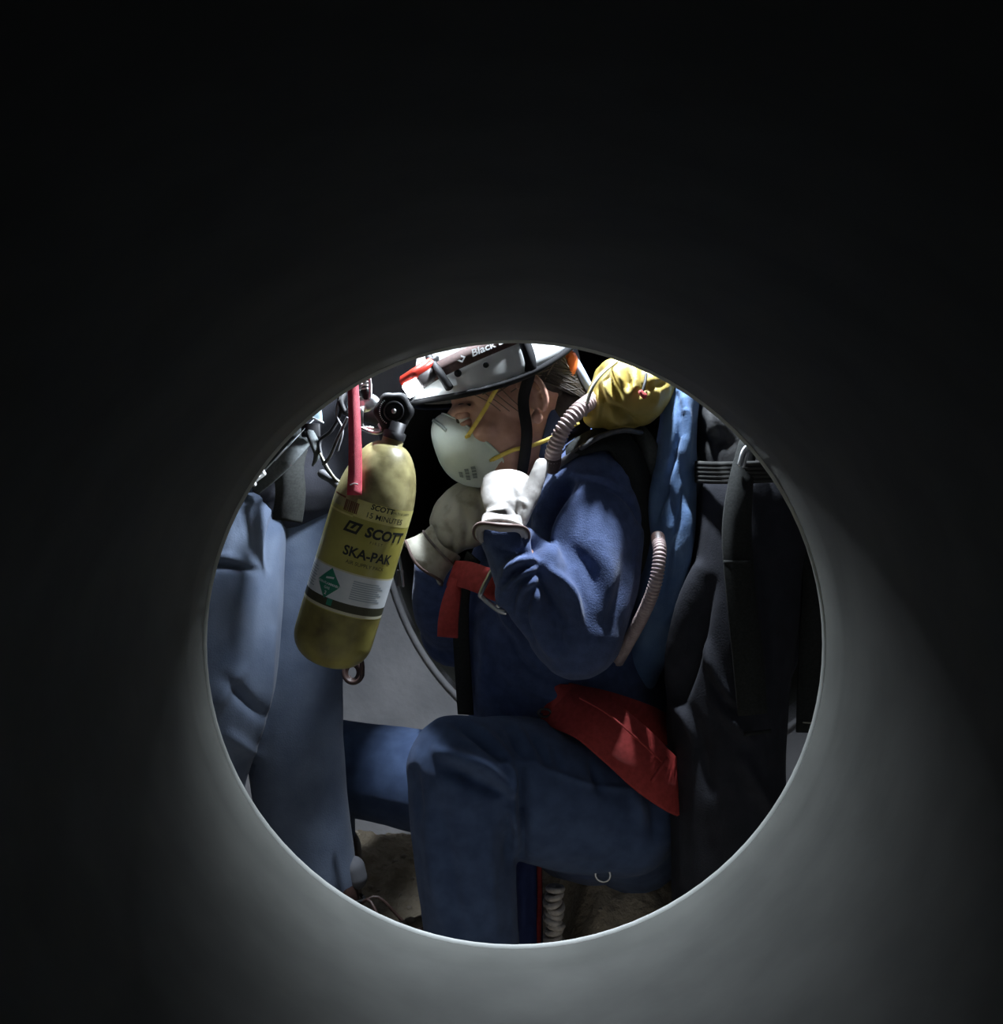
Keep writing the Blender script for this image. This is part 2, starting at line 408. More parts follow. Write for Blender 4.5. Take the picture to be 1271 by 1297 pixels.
# ================================================================ PEOPLE
def headframe(o, yaw, pitch, sc):
    """local x forward, y to the wearer's left, z up; yaw 180 looks along -X"""
    cy, sy, cp, sp = math.cos(yaw), math.sin(yaw), math.cos(pitch), math.sin(pitch)
    f = np.array([cy * cp, sy * cp, -sp]); l = np.array([-sy, cy, 0]); u = np.cross(f, l)
    R = np.stack([f, l, u], 1)
    return lambda q: np.asarray(o) + (np.asarray(q, float) * sc) @ R.T, R

def head_parts(T, R, sc, neckbase):
    e = lambda c, r: ellipsoid(T(c), np.array(r) * sc, R=R)
    ps = [e((-.012, 0, .035), (.098, .077, .097)), e((.03, 0, -.02), (.066, .064, .085)), e((.042, 0, -.07), (.05, .048, .042)),
          e((.066, 0, -.092), (.024, .022, .02)), e((.072, 0, .022), (.028, .055, .014)),
          e((.055, .042, -.022), (.028, .024, .022)), e((.055, -.042, -.022), (.028, .024, .022)),
          e((.088, 0, -.062), (.012, .022, .012))]
    nz = [T(q) for q in ((.088, 0, .012), (.106, 0, -.014), (.116, 0, -.033))]
    ps.append(sweep([(*nz[0], .008 * sc), (*nz[1], .011 * sc), (*nz[2], .015 * sc)], 12, 4))
    ps.append(sweep([(*T((-.012, 0, -.03)), .055 * sc), (*((T((-.03, 0, -.1)) + neckbase) / 2), .056 * sc), (*neckbase, .07 * sc)], 20, 6))
    for s in (1, -1):                        # ears
        ring = [T((-.021 - .017 * math.sin(a), s * (.091 + .008 * math.sin(a)), .003 + .029 * math.cos(a))) for a in np.linspace(-.9, 2.7, 12)]
        ps.append(sweep([(*q, .0050 * sc) for q in ring], 8, 3))
        ring = [T((-.021 - .008 * math.sin(a), s * .089, -.002 + .017 * math.cos(a))) for a in np.linspace(.2, 2.7, 8)]
        ps.append(sweep([(*q, .0040 * sc) for q in ring], 8, 3))
        ps.append(e((-.024, s * .080, -.001), (.013, .007, .025)))
        ps.append(e((-.016, s * .084, -.031), (.009, .007, .010)))
    return ps

def shrink(p, k=.5): return (p[0], p[1], p[2], p[3] * k, p[4] * k)

def make_person(label, limbs, head, cloth, voxel=.005, strokes=(), namp=.003, nsc=(9, 9, 9), clothname='coverall', splits=None, bodyvox=.006):
    """limbs: name -> sweep rows. splits: cloth parts [(name, limb names, material)]"""
    o, yaw, pitch, sc, neckbase = head
    T, R = headframe(o, yaw, pitch, sc)
    parts = head_parts(T, R, sc, neckbase) + [sweep([shrink(p) for p in r], 16, 5) for r in limbs.values()]
    V, Fc = union(parts, bodyvox, 2)
    body = tag(link('person', V, Fc, 'skin'), label, 'person')
    for nm, names, m, vx in splits:
        V, Fc = union([sweep(limbs[k], 24, 7) for k in names], vx, 5)
        V = folds(V, Fc, strokes, namp, nsc); link(nm, V, Fc, m, body)
    for s in (1, -1):
        link('eyebrow', *sweep([(*T((.082, s * .022, .024)), .0035 * sc), (*T((.078, s * .038, .028)), .004 * sc), (*T((.066, s * .052, .024)), .002 * sc)], 8, 5), 'hair', body)
        ec = np.array((.0800, s * .036, .010)); ey = link('eye', *ellipsoid(T(ec), (.0115 * sc,) * 3, 16, 12), 'eye', body)
        link('iris', *ellipsoid(T(ec + np.array((.0090, s * .002, -.001))), np.array((.0036, .0052, .0052)) * sc, 12, 8, R=R), 'hair', ey)
        link('eyelid', *ellipsoid(T(ec + np.array((-.001, 0, .0045))), np.array((.0130, .0138, .0105)) * sc, 16, 12, R=R), 'skin', body)
        link('eyelid', *ellipsoid(T(ec + np.array((-.001, 0, -.0085))), np.array((.0120, .0132, .0070)) * sc, 16, 12, R=R), 'skin', body)
    return body, T, R

def make_boot(parent, ankle, toe, top=.2):
    """ankle: xy of heel axis on the floor, toe: direction"""
    d = norm([*toe, 0]); s = np.array([-d[1], d[0], 0]); a = np.array([ankle[0], ankle[1], 0.])
    r = lambda f, z, wa, wb: (*(a + d * f + np.array([0, 0, z])), wa, wb)
    V, Fc = union([sweep([r(-.005, top, .056, .056), r(-.01, .13, .052, .052), r(-.012, .06, .05, .05)], 18, 5, ref=d),
                   sweep([(*(a - d * .045 + [0, 0, .05]), .042, .036), (*(a + d * .05 + [0, 0, .065]), .045, .048), (*(a + d * .12 + [0, 0, .052]), .05, .036), (*(a + d * .175 + [0, 0, .045]), .044, .03)], 18, 6, ref=(0, 0, 1))], .006, 4)
    b = link('boot', V, Fc, 'boot', parent)
    V, Fc = union([sweep([(*(a - d * .055 + [0, 0, .014]), .043, .016), (*(a + d * .05 + [0, 0, .014]), .046, .016), (*(a + d * .12 + [0, 0, .014]), .054, .016), (*(a + d * .185 + [0, 0, .014]), .046, .016)], 18, 6, ref=(0, 0, 1), power=3)], .006, 2)
    link('sole', V, Fc, 'sole', b)
    for k in range(6):
        t = k / 5; c = a + d * (.125 - .075 * min(1, t * 1.6)) + np.array([0, 0, .086 + .11 * max(0, t - .25) + .02 * t]); c = c + d * (.008)
        link('lace', *tube([c - s * .028 - d * .012, c + d * .006, c + s * .028 - d * .012], .0032, 6, 4), 'black', b)
    for q in ((.05, .03, -.03), (.06, -.03, -.05)):
        c = a + d * .055 + np.array([0, 0, top - .01])
        link('lace', *tube([c, c + d * .03 + s * q[1] * .5 + np.array([0, 0, .012]), c + d * .07 + s * q[1] + np.array([0, 0, q[2]])], .003, 6, 4), 'boot', b)
    return b

def make_glove(name, label, wrist, axis, thumbdir, right, sc, curl, m, cuffm, thumb_pose, spread=1., cuff_len=.06, cuff_r=(.036, .046), strokes=(), stain=False):
    x = norm(axis); y = norm(np.array(thumbdir) - x * (np.array(thumbdir) @ x)); z = np.cross(x, y) * (1 if right else -1)
    W = lambda q: np.asarray(wrist) + sc * (x * q[0] + y * q[1] + z * q[2])
    ps = [sweep([(*W((.012, 0, 0)), .030 * sc, .022 * sc), (*W((.028, .002, 0)), .038 * sc, .024 * sc), (*W((.06, 0, .002)), .045 * sc, .021 * sc), (*W((.088, -.002, 0)), .042 * sc, .018 * sc)], 20, 5, ref=z)]
    ps.append(ellipsoid(W((.035, .026, -.010)), np.array((.03, .02, .018)) * sc, R=np.stack([x, y, z], 1)))
    for k, (yy, L, r) in enumerate(((.031, .072, .0115), (.0105, .08, .012), (-.0105, .075, .0115), (-.031, .058, .0105))):
        p = np.array([.086 - abs(yy) * .15, yy, 0.]); ang = 0; pts = [(*W(p - np.array([.02, 0, 0])), r * sc * 1.05), (*W(p), r * 1.05 * sc)]
        for ph, (fr, c) in enumerate(zip((.45, .3, .25), curl)):
            ang += c + .05 * k
            p = p + L * fr * np.array([math.cos(ang), yy * .4 * spread * .2, -math.sin(ang)]); pts.append((*W(p), r * sc * (1 - .07 * ph)))
        ps.append(sweep(pts, 12, 4))
    tp = [(*W(q), r * sc) for q, r in zip(thumb_pose, (.020, .018, .0165, .0145, .0125))]
    ps.append(sweep(tp, 14, 5))
    V, Fc = union(ps, .0032, 4)
    V = folds(V, Fc, strokes, .0012, (30, 30, 30))
    g = tag(link(name, V, Fc, m), label, 'glove')
    # flared cuff, open at the end, with binding and dark lining
    n = 28; rows = []
    for xx, r, off in [(.004, .033, 0), (-.012, .033, 0), (-.03, cuff_r[0], 0), (-cuff_len, cuff_r[1], 0), (-cuff_len - .002, cuff_r[1] - .003, 0), (-.03, cuff_r[0] - .005, 0), (-.012, .028, 0)]:
        for j in range(n):
            t = 2 * np.pi * j / n; rows.append(W((xx + .004 * math.sin(3 * t), math.cos(t) * r * 1.1, math.sin(t) * r * .86)))
    Fq = [(i * n + j, i * n + (j + 1) % n, (i + 1) * n + (j + 1) % n, (i + 1) * n + j) for i in range(6) for j in range(n)]
    c = link('cuff', rows, Fq, cuffm, g)
    ringp = [W((-cuff_len + .004 * math.sin(3 * t), math.cos(t) * (cuff_r[1] - .001) * 1.1, math.sin(t) * (cuff_r[1] - .001) * .86)) for t in np.linspace(0, 2 * np.pi, 37)]
    link('binding', *tube(ringp, .0026, 6, 2), 'trim', c)
    ringp = [W((-.010, math.cos(t) * .0335 * 1.1, math.sin(t) * .0335 * .86)) for t in np.linspace(0, 2 * np.pi, 37)]
    link('wrist_seam', *tube(ringp, .0022, 6, 2), cuffm if not stain else 'stain', g)
    return g, W

# ---- the crouching figure
torso = [D5(748, 1000, 2.27, .165, .185), D5(722, 900, 2.26, .18, .185), D5(705, 790, 2.25, .175, .19), D5(712, 690, 2.25, .15, .20), D5(725, 610, 2.25, .10, .175), D5(712, 572, 2.24, .066, .075)]
buttock = [D5(770, 1015, 2.16, .125, .12), D5(790, 1035, 2.27, .11, .14), D5(770, 1020, 2.38, .115, .12)]
shoulders = [D5(745, 622, 2.08, .085, .085), D5(735, 600, 2.25, .085, .1), D5(735, 620, 2.42, .085, .085)]
arm_n = [D5(745, 612, 2.09, .088, .08), D5(745, 672, 2.06, .092, .085), D5(735, 745, 2.03, .093, .085), D5(730, 798, 2.01, .078, .078)]
fore_n = [D5(733, 800, 2.01, .068, .072), D5(700, 765, 1.99, .066, .066), D5(668, 722, 1.97, .058, .056), D5(640, 681, 1.96, .038, .038)]
arm_f = [D5(722, 625, 2.42, .085, .08), D5(650, 720, 2.50, .08, .08), D5(578, 800, 2.46, .07, .07)]
fore_f = [D5(580, 800, 2.46, .062, .062), D5(560, 765, 2.36, .055, .055), D5(550, 718, 2.28, .036, .036)]
thigh_n = [D5(785, 1030, 2.14, .105, .115), D5(720, 1012, 2.10, .118, .115), D5(650, 992, 2.05, .112, .108), D5(585, 975, 2.01, .088, .088)]
shin_n = [D5(583, 972, 2.01, .085, .088), D5(586, 1040, 2.02, .084, .085), D5(592, 1120, 2.03, .080, .082), D5(598, 1196, 2.04, .076, .08)]
thigh_f = [D5(770, 1030, 2.38, .11, .115), D5(660, 1012, 2.40, .105, .1), D5(540, 990, 2.46, .10, .095), D5(400, 965, 2.51, .088, .085)]
shin_f = [D5(398, 965, 2.51, .08, .08), D5(406, 1040, 2.53, .07, .07), D5(412, 1110, 2.54, .066, .066), D5(416, 1140, 2.54, .062, .062)]
HO = P(650, 515, 2.10); HS = 1.12 * 2.10 / 2.16
limbs = dict(torso=torso, buttock=buttock, shoulders=shoulders, arm_n=arm_n, fore_n=fore_n, arm_f=arm_f, fore_f=fore_f, thigh_n=thigh_n, shin_n=shin_n, thigh_f=thigh_f, shin_f=shin_f)
ST = [ # sleeve
 ([(680, 707), (649, 716), (638, 733)], 5, .010), ([(682, 719), (664, 726), (647, 740), (640, 760)], 5, .011), ([(684, 732), (666, 741), (661, 756)], 5, .010),
 ([(678, 713), (655, 722), (642, 740)], 3.5, -.008), ([(683, 726), (663, 735), (650, 752), (648, 775)], 3.5, -.010), ([(684, 742), (672, 752), (668, 775)], 4, -.009),
 ([(636, 738), (634, 757), (645, 785), (661, 806)], 6, .009), ([(681, 750), (675, 772), (684, 800), (700, 830)], 6, .010), ([(668, 758), (664, 780), (676, 810)], 5, -.009),
 ([(683, 716), (690, 740), (702, 760), (716, 790)], 6, -.016), ([(698, 725), (712, 738), (724, 758), (734, 790)], 7, .014), ([(690, 752), (700, 780), (712, 815)], 6, -.01),
 ([(722, 611), (704, 636), (688, 668), (684, 700)], 8, -.026), ([(712, 600), (692, 628), (676, 660)], 8, .008), ([(738, 618), (716, 650), (702, 690), (704, 712)], 9, .008),
 ([(720, 606), (760, 612), (795, 634), (815, 668)], 2.5, -.005), ([(724, 600), (762, 606), (800, 630)], 4, .004),
 ([(760, 690), (770, 730), (765, 770)], 12, .006), ([(800, 690), (790, 740), (770, 790)], 10, -.006), ([(720, 690), (745, 720), (760, 760)], 10, -.006),
 ([(625, 690), (645, 700), (668, 700)], 4, -.005), ([(650, 690), (662, 712)], 4, .004),
 # trousers
 ([(578, 916), (605, 935), (630, 957), (643, 968)], 5, -.010), ([(590, 912), (618, 934), (645, 960)], 6, .007), ([(643, 922), (655, 943), (667, 962)], 4.5, -.011), ([(655, 920), (668, 943), (678, 965)], 5, .006),
 ([(634, 930), (650, 950), (658, 968)], 4, -.006), ([(672, 930), (684, 950), (694, 972)], 5, -.006), ([(750, 965), (756, 985), (760, 1000)], 5, -.008), ([(700, 945), (708, 975)], 6, -.004),
 ([(556, 952), (590, 962), (622, 978), (648, 1000)], 8, .015), ([(566, 974), (600, 990), (640, 1012)], 8, -.016), ([(600, 985), (628, 1010), (650, 1006)], 6, .007), ([(640, 968), (652, 985), (650, 1005)], 5, .012),
 ([(648, 1020), (655, 1050), (656, 1085)], 5, .012), ([(640, 1025), (646, 1060), (645, 1100)], 7, -.008), ([(660, 975), (664, 1010), (662, 1060), (660, 1090)], 6, -.020),
 ([(540, 1010), (548, 1080), (556, 1160)], 9, .006), ([(560, 1030), (572, 1100), (580, 1180)], 10, -.006), ([(622, 1040), (620, 1110), (628, 1185)], 10, .006),
 ([(640, 968), (666, 963), (700, 977), (750, 993), (808, 1001)], 2.2, .004), ([(525, 975), (528, 1005), (535, 1030)], 6, -.006),
 ([(815, 985), (830, 1020), (830, 1060)], 8, -.008), ([(800, 1000), (812, 1040)], 6, .006),
 # torso front
 ([(640, 800), (660, 840), (700, 870)], 8, -.008), ([(612, 790), (616, 840), (610, 890)], 8, .006), ([(640, 850), (690, 880), (740, 880)], 8, .006),
]
person, T, R = make_person('crouching person in navy coverall, side-on, wearing white helmet and dust mask, gloved hands at collar', limbs,
    (HO, math.pi + .10, math.radians(22), HS, P(712, 588, 2.22)), None, strokes=ST, namp=.0032, nsc=(11, 11, 11),
    splits=[('coverall_top', ['torso', 'shoulders', 'arm_n', 'fore_n', 'arm_f', 'fore_f'], 'navy', .0042), ('coverall_trousers', ['buttock', 'thigh_n', 'shin_n', 'thigh_f', 'shin_f'], 'denim', .0042)], bodyvox=.003)
b = make_boot(person, P(598, 1200, 2.05)[:2], (-1, -.15)); make_boot(person, P(420, 1200, 2.54)[:2], (-1, -.1))
# collar, raised behind the neck
col = [P(690, 598, 2.10), P(702, 560, 2.055), P(715, 515, 2.07), P(724, 482, 2.15), P(722, 515, 2.30), P(705, 560, 2.36), P(690, 596, 2.32)]
link('collar', *strip(col, [.03, .040, .045, .05, .055, .045, .03], .007, [(-.2, -1, .2), (.2, -1, .2), (.5, -.9, .2), (1, 0, .3), (.9, .7, .3), (.4, 1, .3), (-.2, 1, .2)]), 'navy', person)
# hair: cap plus strands
caps = [ellipsoid(T((-.042, 0, .050)), np.array((.084, .0795, .088)) * HS, R=R), ellipsoid(T((-.072, 0, -.03)), np.array((.042, .058, .060)) * HS, R=R)]
V, Fc = union(caps, .004, 3); hair = link('hair', V, Fc, 'hair', person)
def strands(n, f, m, r):
    ps = []
    for k in range(n): ps.append(tube([T(q) for q in f(k)], r, 4, 4))
    return join(*ps)
rr = random.uniform
def hs(k):
    a = rr(.02, .085); z0 = rr(.028, .075)
    y = .082 * math.sqrt(max(.05, 1 - ((-.028 - (-.028 - a * .9)) / .1) ** 2))
    x0 = rr(.0, .04); return [(x0, .078, z0 + .02), (-.03, .084 + rr(-.003, .003), z0 + rr(-.003, .01)), (-.075, .073 + rr(-.004, .004), z0 - .025 + rr(-.02, .01)), (-.112, .035, z0 - .055 + rr(-.025, .015))]
V, Fc = strands(130, hs, None, .0011); link('hair_strand', V, Fc, 'hair', hair)
hl = lambda k: [(.045 - k * .02, .079, .03 - .006 * k), (.01 - k * .022, .091, .034 + .003 * k - .007 * (k % 3)), (-.03 - .014 * k, .088, .02 + .004 * (k % 4))]
V, Fc = strands(5, hl, None, .0009); link('hair_strand', V, Fc, 'hairlight', hair)
tw = lambda k: [(.055 - .012 * k, .066 + .003 * k, .034), (.040 - .011 * k, .074 + .002 * k, .016 - .004 * k), (.030 - .012 * k, .0785, -.002 - .005 * k)]
V, Fc = strands(4, tw, None, .0007); link('hair_strand', V, Fc, 'hairlight', hair)

# ---------------------------------------------------------------- helmets and head lamps
def rimz(c):      # c = cos(azimuth): front 1, back -1
    return .032 + (.030 * c ** 2 if c > 0 else .042 * c ** 2)
def hsurf(az, z, off=0):
    c, s = math.cos(az), math.sin(az); k = math.sqrt(max(.0, 1 - ((z - .03) / .158) ** 2))
    return np.array([-.01 + c * (.146 * k + off), s * (.112 * k + off), z])
def make_helmet(T, R, sc, label, full=True):
    h = thing('helmet', T((0, 0, .03)), label, 'helmet')
    n, m = 56, 18; rows = []
    for i in range(m):
        t = i / (m - 1)
        for j in range(n):
            az = 2 * np.pi * j / n; z0 = rimz(math.cos(az)); z = z0 + (.186 - z0) * math.sin(t * np.pi / 2)
            flare = .010 * math.exp(-((z - z0) / .008) ** 2) * max(0, math.cos(az)) ** 2
            rows.append(T(hsurf(az, z, flare)))
    rows.append(T((-.01, 0, .1882))); top = len(rows) - 1
    Fq = [(i * n + j, i * n + (j + 1) % n, (i + 1) * n + (j + 1) % n, (i + 1) * n + j) for i in range(m - 1) for j in range(n)] + [((m - 1) * n + j, (m - 1) * n + (j + 1) % n, top) for j in range(n)]
    s = link('shell', rows, Fq, 'shell', h); md = s.modifiers.new('t', 'SOLIDIFY'); md.thickness = .004; md.offset = -1
    e = [T(hsurf(a, rimz(math.cos(a)) - .002, .008 * max(0, math.cos(a)) ** 2)) for a in np.linspace(0, 2 * np.pi, 57)]
    link('edge_trim', *tube(e, .0048 * sc, 8, 2), 'foam', h)
    # foam liner
    V, Fc = ellipsoid(T((-.012, 0, .085)), np.array((.122, .094, .05)) * sc, 28, 16, R=R); link('liner', V, Fc, 'foam', h)
    for s in (1, -1):
        az = s * 2.0
        a0 = hsurf(s * 1.75, .085, .004)
        pts = [T(a0 + np.array([0, 0, .02])), T(hsurf(s * 1.72, .045, .004)), T((-.006, s * .0905, .0)), T((.008, s * .084, -.05)), T((.035, s * .045, -.105)), T((.045, 0, -.116))]
        l = R[:, 1] * s
        link('chin_strap', *strip(pts, .017 * sc, .003, [l, l, l, l, l - R[:, 2], -R[:, 2]]), 'foam', h)
    for az, z, r in ((.98, .071, .0062), (1.30, .066, .0044)):
        for s in (1, -1):
            c = hsurf(s * az, z, .001); q = hsurf(s * az, z, .006) - c; nn = R @ norm(q)
            link('vent_hole', *lathe([(.0001, .0012), (r * sc * .8, .0015), (r * sc, -.001)], T(c), nn, norm(np.cross(nn, R[:, 2])), norm(np.cross(nn, norm(np.cross(nn, R[:, 2])))), 16), 'foam', h)
    for s in (1, -1):
        c0, c1 = hsurf(s * .62, .112, .006), hsurf(s * .86, .056, .006)
        link('lamp_clip', *sweep([(*T(c0), .0055 * sc, .004), (*T((c0 + c1) / 2 + np.array([0, s * .006, 0])), .006 * sc, .004), (*T(c1), .0065 * sc, .004)], 10, 5), 'black', h)
    return h
def make_headlamp(T, R, sc, label, lit, words=False, beam='headlamp_beam'):
    g = thing('headlamp', T((.13, 0, .085)), label, 'headlamp')
    az = np.linspace(.25, 2 * np.pi - .25, 60); n = []
    pts = [T(hsurf(a, .084 + .008 * math.sin(a / 2), .0035)) for a in az]
    nr = [R @ norm(hsurf(a, .08, .01) - hsurf(a, .08, 0) + np.array([0, 0, .25 * .01])) for a in az]
    st = link('elastic_strap', *strip(pts, .025 * sc, .0028, nr, 2), 'lampstrap', g)
    yl = .012
    Rl = R @ np.array([[math.cos(.42), -math.sin(.42), 0], [math.sin(.42), math.cos(.42), 0], [0, 0, 1]])
    # lamp housing with red body and grey bezel
    Rt = Rl @ np.array([[math.cos(.22), 0, math.sin(.22)], [0, 1, 0], [-math.sin(.22), 0, math.cos(.22)]])
    c = T(hsurf(.50, .088, .010))
    link('housing', *box(c - Rt[:, 2] * .003, np.array((.044, .050, .026)) * sc, Rt, .25), 'lampgrey', g)
    link('red_cover', *box(c + Rt[:, 2] * .009 * sc, np.array((.047, .053, .017)) * sc, Rt, .35), 'lampred', g)
    link('lens', *box(c + Rt[:, 0] * .0215 * sc - Rt[:, 2] * .007, np.array((.006, .044, .021)) * sc, Rt, .3), 'lens', g)
    for s in (1, -1):
        link('bracket', *box(c - Rt[:, 0] * .024 * sc + Rt[:, 1] * s * .020 * sc, np.array((.016, .012, .03)) * sc, Rt, .25), 'black', g)
    if words:
        V2, Fc = text2d('Black D', .0145, .1, .0003, 'LEFT')
        def mp(u, v):
            a = 1.08 + u / .118; return T(hsurf(a, .084 + .008 * math.sin(a / 2) + v, .0056))
        V = np.array([mp(u + .014, v) for u, v in V2]); link('lettering', V, Fc, 'white', st)
        dm = [mp(*q) for q in ((0, .006), (.006, 0), (0, -.006), (-.006, 0), (0, .003), (.003, 0), (0, -.003), (-.003, 0))]
        link('emblem', dm, [(0, 1, 5, 4), (1, 2, 6, 5), (2, 3, 7, 6)], 'white', st, smooth=False)
    tgt, watt, size = lit
    lo = c + Rt[:, 0] * .03 * sc
    spot(beam, lo, tgt, watt, size, .9, COOL, .02)
    return g
make_helmet(T, R, HS, 'white climbing helmet on the crouching person wearing a dust mask')
make_headlamp(T, R, HS, 'red and grey headlamp glowing on the front of the crouching person\'s helmet', (P(285, 735, 2.1), 12, 62), True)

# ---------------------------------------------------------------- respirator
rs = thing('respirator_mask', T((.06, 0, -.09)), 'pale cup-shaped dust mask with yellow straps over nose and mouth', 'mask')
n, m = 48, 14; rows = []
def mrim(p):
    c, s = math.cos(p), math.sin(p)       # p=0 up
    z = -.036 + (.066 * c if c > 0 else .066 * c); y = .058 * s * (1 - .28 * max(0, c) ** 2) * (1 - .1 * max(0, -c))
    x = .047 + .50 * max(0, z + .066) + .25 * max(0, -.066 - z) + .008 * max(0, c) ** 4
    return np.array([x, y, z])
AP = np.array([.136, 0, -.034])
def mdome0(p, t):
    r = mrim(p); c, s_ = max(0, math.cos(t * np.pi / 2)), math.sin(t * np.pi / 2); u = max(0, math.cos(p))
    return np.array([r[0] + (AP[0] - r[0]) * s_ ** (.9 - .1 * u), r[1] * c ** .72, AP[2] + (r[2] - AP[2]) * c ** (.95 - .25 * u)])
for i in range(m):
    t = i / (m - 1)
    for j in range(n):
        rows.append(T(mdome0(2 * np.pi * j / n, t)))
Fq = [(i * n + j, i * n + (j + 1) % n, (i + 1) * n + (j + 1) % n, (i + 1) * n + j) for i in range(m - 1) for j in range(n)]
cup = link('cup', rows, Fq, 'maskw', rs)
link('edge_seam', *tube([T(mrim(a) + np.array([.002, 0, 0])) for a in np.linspace(0, 2 * np.pi, 49)], .0016, 6, 2), 'maskw', rs)
def mdome(p, t):
    q = mdome0(p, t); return q + norm(q - np.array([.05, 0, -.036])) * .0014
clp = [T(mdome(p, .30)) for p in np.linspace(-.9, .9, 13)]
link('nose_clip', *strip(clp, .0055, .0016, [R[:, 0] + R[:, 2]] * 13, 2), 'clip', rs)
def mark(p0, p1, t0, t1):
    q = [(p0, t0), (p1, t0), (p1, t1), (p0, t1)]; nv = []
    for a, b2 in q: nv.append(T(mdome(a, b2) + np.array([.0004, .0016, -.0008])))
    return nv, [(0, 1, 2, 3)]
for r_, (pa, pb) in enumerate(((2.02, 2.42), (2.06, 2.50), (2.16, 2.40))):
    for k in range(4):
        a0 = pa + (pb - pa) * k / 4; V, Fc = mark(a0, a0 + (pb - pa) * (.18 if k % 2 else .22), .30 + .09 * r_, .355 + .09 * r_); link('print', V, Fc, 'print', cup)
l = R[:, 1]
for s in (1, -1):
    pu = [T(mdome(s * 1.30, .12)), T((.048, s * .070, .010)), T((.020, s * .083, .032)), T((-.02, s * .093, .05)), T((-.08, s * .075, .07))]
    link('strap', *strip(pu, .0068, .0016, [l * s + .4 * R[:, 0], l * s, l * s, l * s, l * s]), 'yellow', rs)
    pl_ = [T(mdome(s * 2.0, .10)), T((.032, s * .062, -.062)), T((.008, s * .072, -.066)), T((-.035, s * .072, -.066)), T((-.075, s * .06, -.06))]
    link('strap', *strip(pl_, .0068, .0016, l * s), 'yellow', rs)
    for p_, t_ in ((1.30, .12), (2.0, .10)):
        q = T(mdome(s * p_, t_) + np.array([0, s * .001, 0])); link('staple', *box(q, (.009, .003, .005), R, .3), 'yellow', rs)

# ---------------------------------------------------------------- gloves of the crouching figure
tpose = ((.012, .024, .0), (.034, .034, .004), (.058, .044, .010), (.086, .052, .018), (.108, .057, .024))
STG = [([(641, 613), (643, 630), (641, 652)], 2.5, .003), ([(608, 652), (625, 647), (641, 645)], 2.2, .003), ([(650, 620), (655, 640), (650, 655)], 4, -.004), ([(645, 638), (655, 648), (660, 660)], 3, -.003), ([(655, 632), (668, 640)], 3, .003)]
gn, Wn = make_glove('work_glove', 'cream leather work glove with thumb up, cuff around navy sleeve beside the dust mask', P(637, 662, 1.945), (.10, .50, .86), (1, .0, .0), False, .90,
    (1.25, 1.3, .8), 'glove', 'glove', tpose, cuff_len=.022, cuff_r=(.037, .044), strokes=STG)
tposef = ((.02, .03, -.008), (.045, .044, -.012), (.072, .046, -.018), (.095, .04, -.024), (.11, .03, -.03))
gf, Wf = make_glove('work_glove', 'soiled cream leather work glove with stained cuff, held under the dust mask', P(562, 689, 2.12), (.74, -.05, .67), (-.67, .1, .74), True, 1.05,
    (.75, 1.1, .9), 'gloved', 'gloved', tposef, cuff_len=.045, cuff_r=(.037, .043), stain=True,
    strokes=[([(585, 640), (592, 665), (590, 690)], 4, -.004), ([(560, 660), (575, 685), (572, 705)], 3, -.004), ([(605, 625), (612, 650), (606, 680)], 4, -.005)])

# ---------------------------------------------------------------- harness on the crouching figure
hn = thing('safety_harness', P(740, 1000, 2.2), 'red webbing safety harness with steel chest buckle worn over the navy coverall', 'harness')
fw = np.array([0, -1, 0.])
link('leg_loop', *strip([P(672, 900, 2.16), P(700, 892, 2.075), P(745, 905, 2.015), P(790, 940, 1.985), P(828, 975, 1.985), P(862, 1000, 2.03), P(880, 1005, 2.15)], [.075, .080, .086, .088, .088, .085, .08], .007,
    [(-.7, -.6, .5), (-.3, -1, .5), (0, -1, .45), (.05, -1, .4), (.2, -1, .4), (.7, -1, .3), (1, -.2, .2)]), 'redweb', hn)
link('waist_belt', *strip([P(655, 892, 2.2), P(690, 885, 2.085), P(750, 890, 2.045), P(815, 910, 2.055), P(860, 930, 2.14), P(885, 930, 2.26)], .05, .006,
    [(-.9, -.5, .2), (-.3, -1, .3), (0, -1, .3), (.2, -1, .2), (.8, -.8, .2), (1, 0, .1)]), 'redweb', hn)
link('belt_edge', *tube([P(735, 884, 2.0), P(770, 904, 1.975), P(810, 938, 1.965), P(845, 970, 1.985)], .0018, 5, 5), 'redweb', hn)
link('belt_keeper', *strip([P(846, 960, 1.972), P(826, 990, 1.955)], .006, .006, fw, 3), 'redweb', hn)
link('belt_ring', *tube([P(690 + 8 * math.cos(a), 903 + 5 * math.sin(a), 2.06) for a in np.linspace(0, 2 * np.pi, 15)], .002, 6, 2), 'gunmetal', hn)
# chest straps
link('chest_strap', *strip([P(590, 905, 2.16), P(587, 860, 2.155), P(584, 800, 2.14), P(586, 745, 2.12), P(600, 705, 2.08)], .030, .004, (-.5, -1, .1)), 'webbing', hn)
link('chest_strap', *strip([P(572, 726, 2.10), P(592, 728, 2.06), P(612, 735, 2.035), P(640, 745, 2.02)], .046, .004, (-.2, -1, .3)), 'redweb', hn)
link('strap_end', *strip([P(578, 733, 2.075), P(572, 760, 2.062), P(568, 785, 2.06), P(567, 807, 2.065)], [.020, .030, .034, .035], .004, (-.15, -1, .1)), 'redweb', hn)
bk = [P(627, 716, 1.985), P(610, 750, 1.985), P(612, 757, 1.985), P(630, 772, 1.975), P(640, 776, 1.97)]
link('buckle', *tube(bk, .0042, 8, 5), 'steel', hn)
link('buckle_bar', *tube([P(627, 716, 1.985), P(637, 722, 1.98), P(640, 735, 1.98), P(632, 768, 1.975)], .0042, 8, 4), 'steel', hn)
link('buckle_webbing', *strip([P(632, 722, 2.0), P(618, 758, 2.0)], .026, .004, fw, 3), 'redweb', hn)
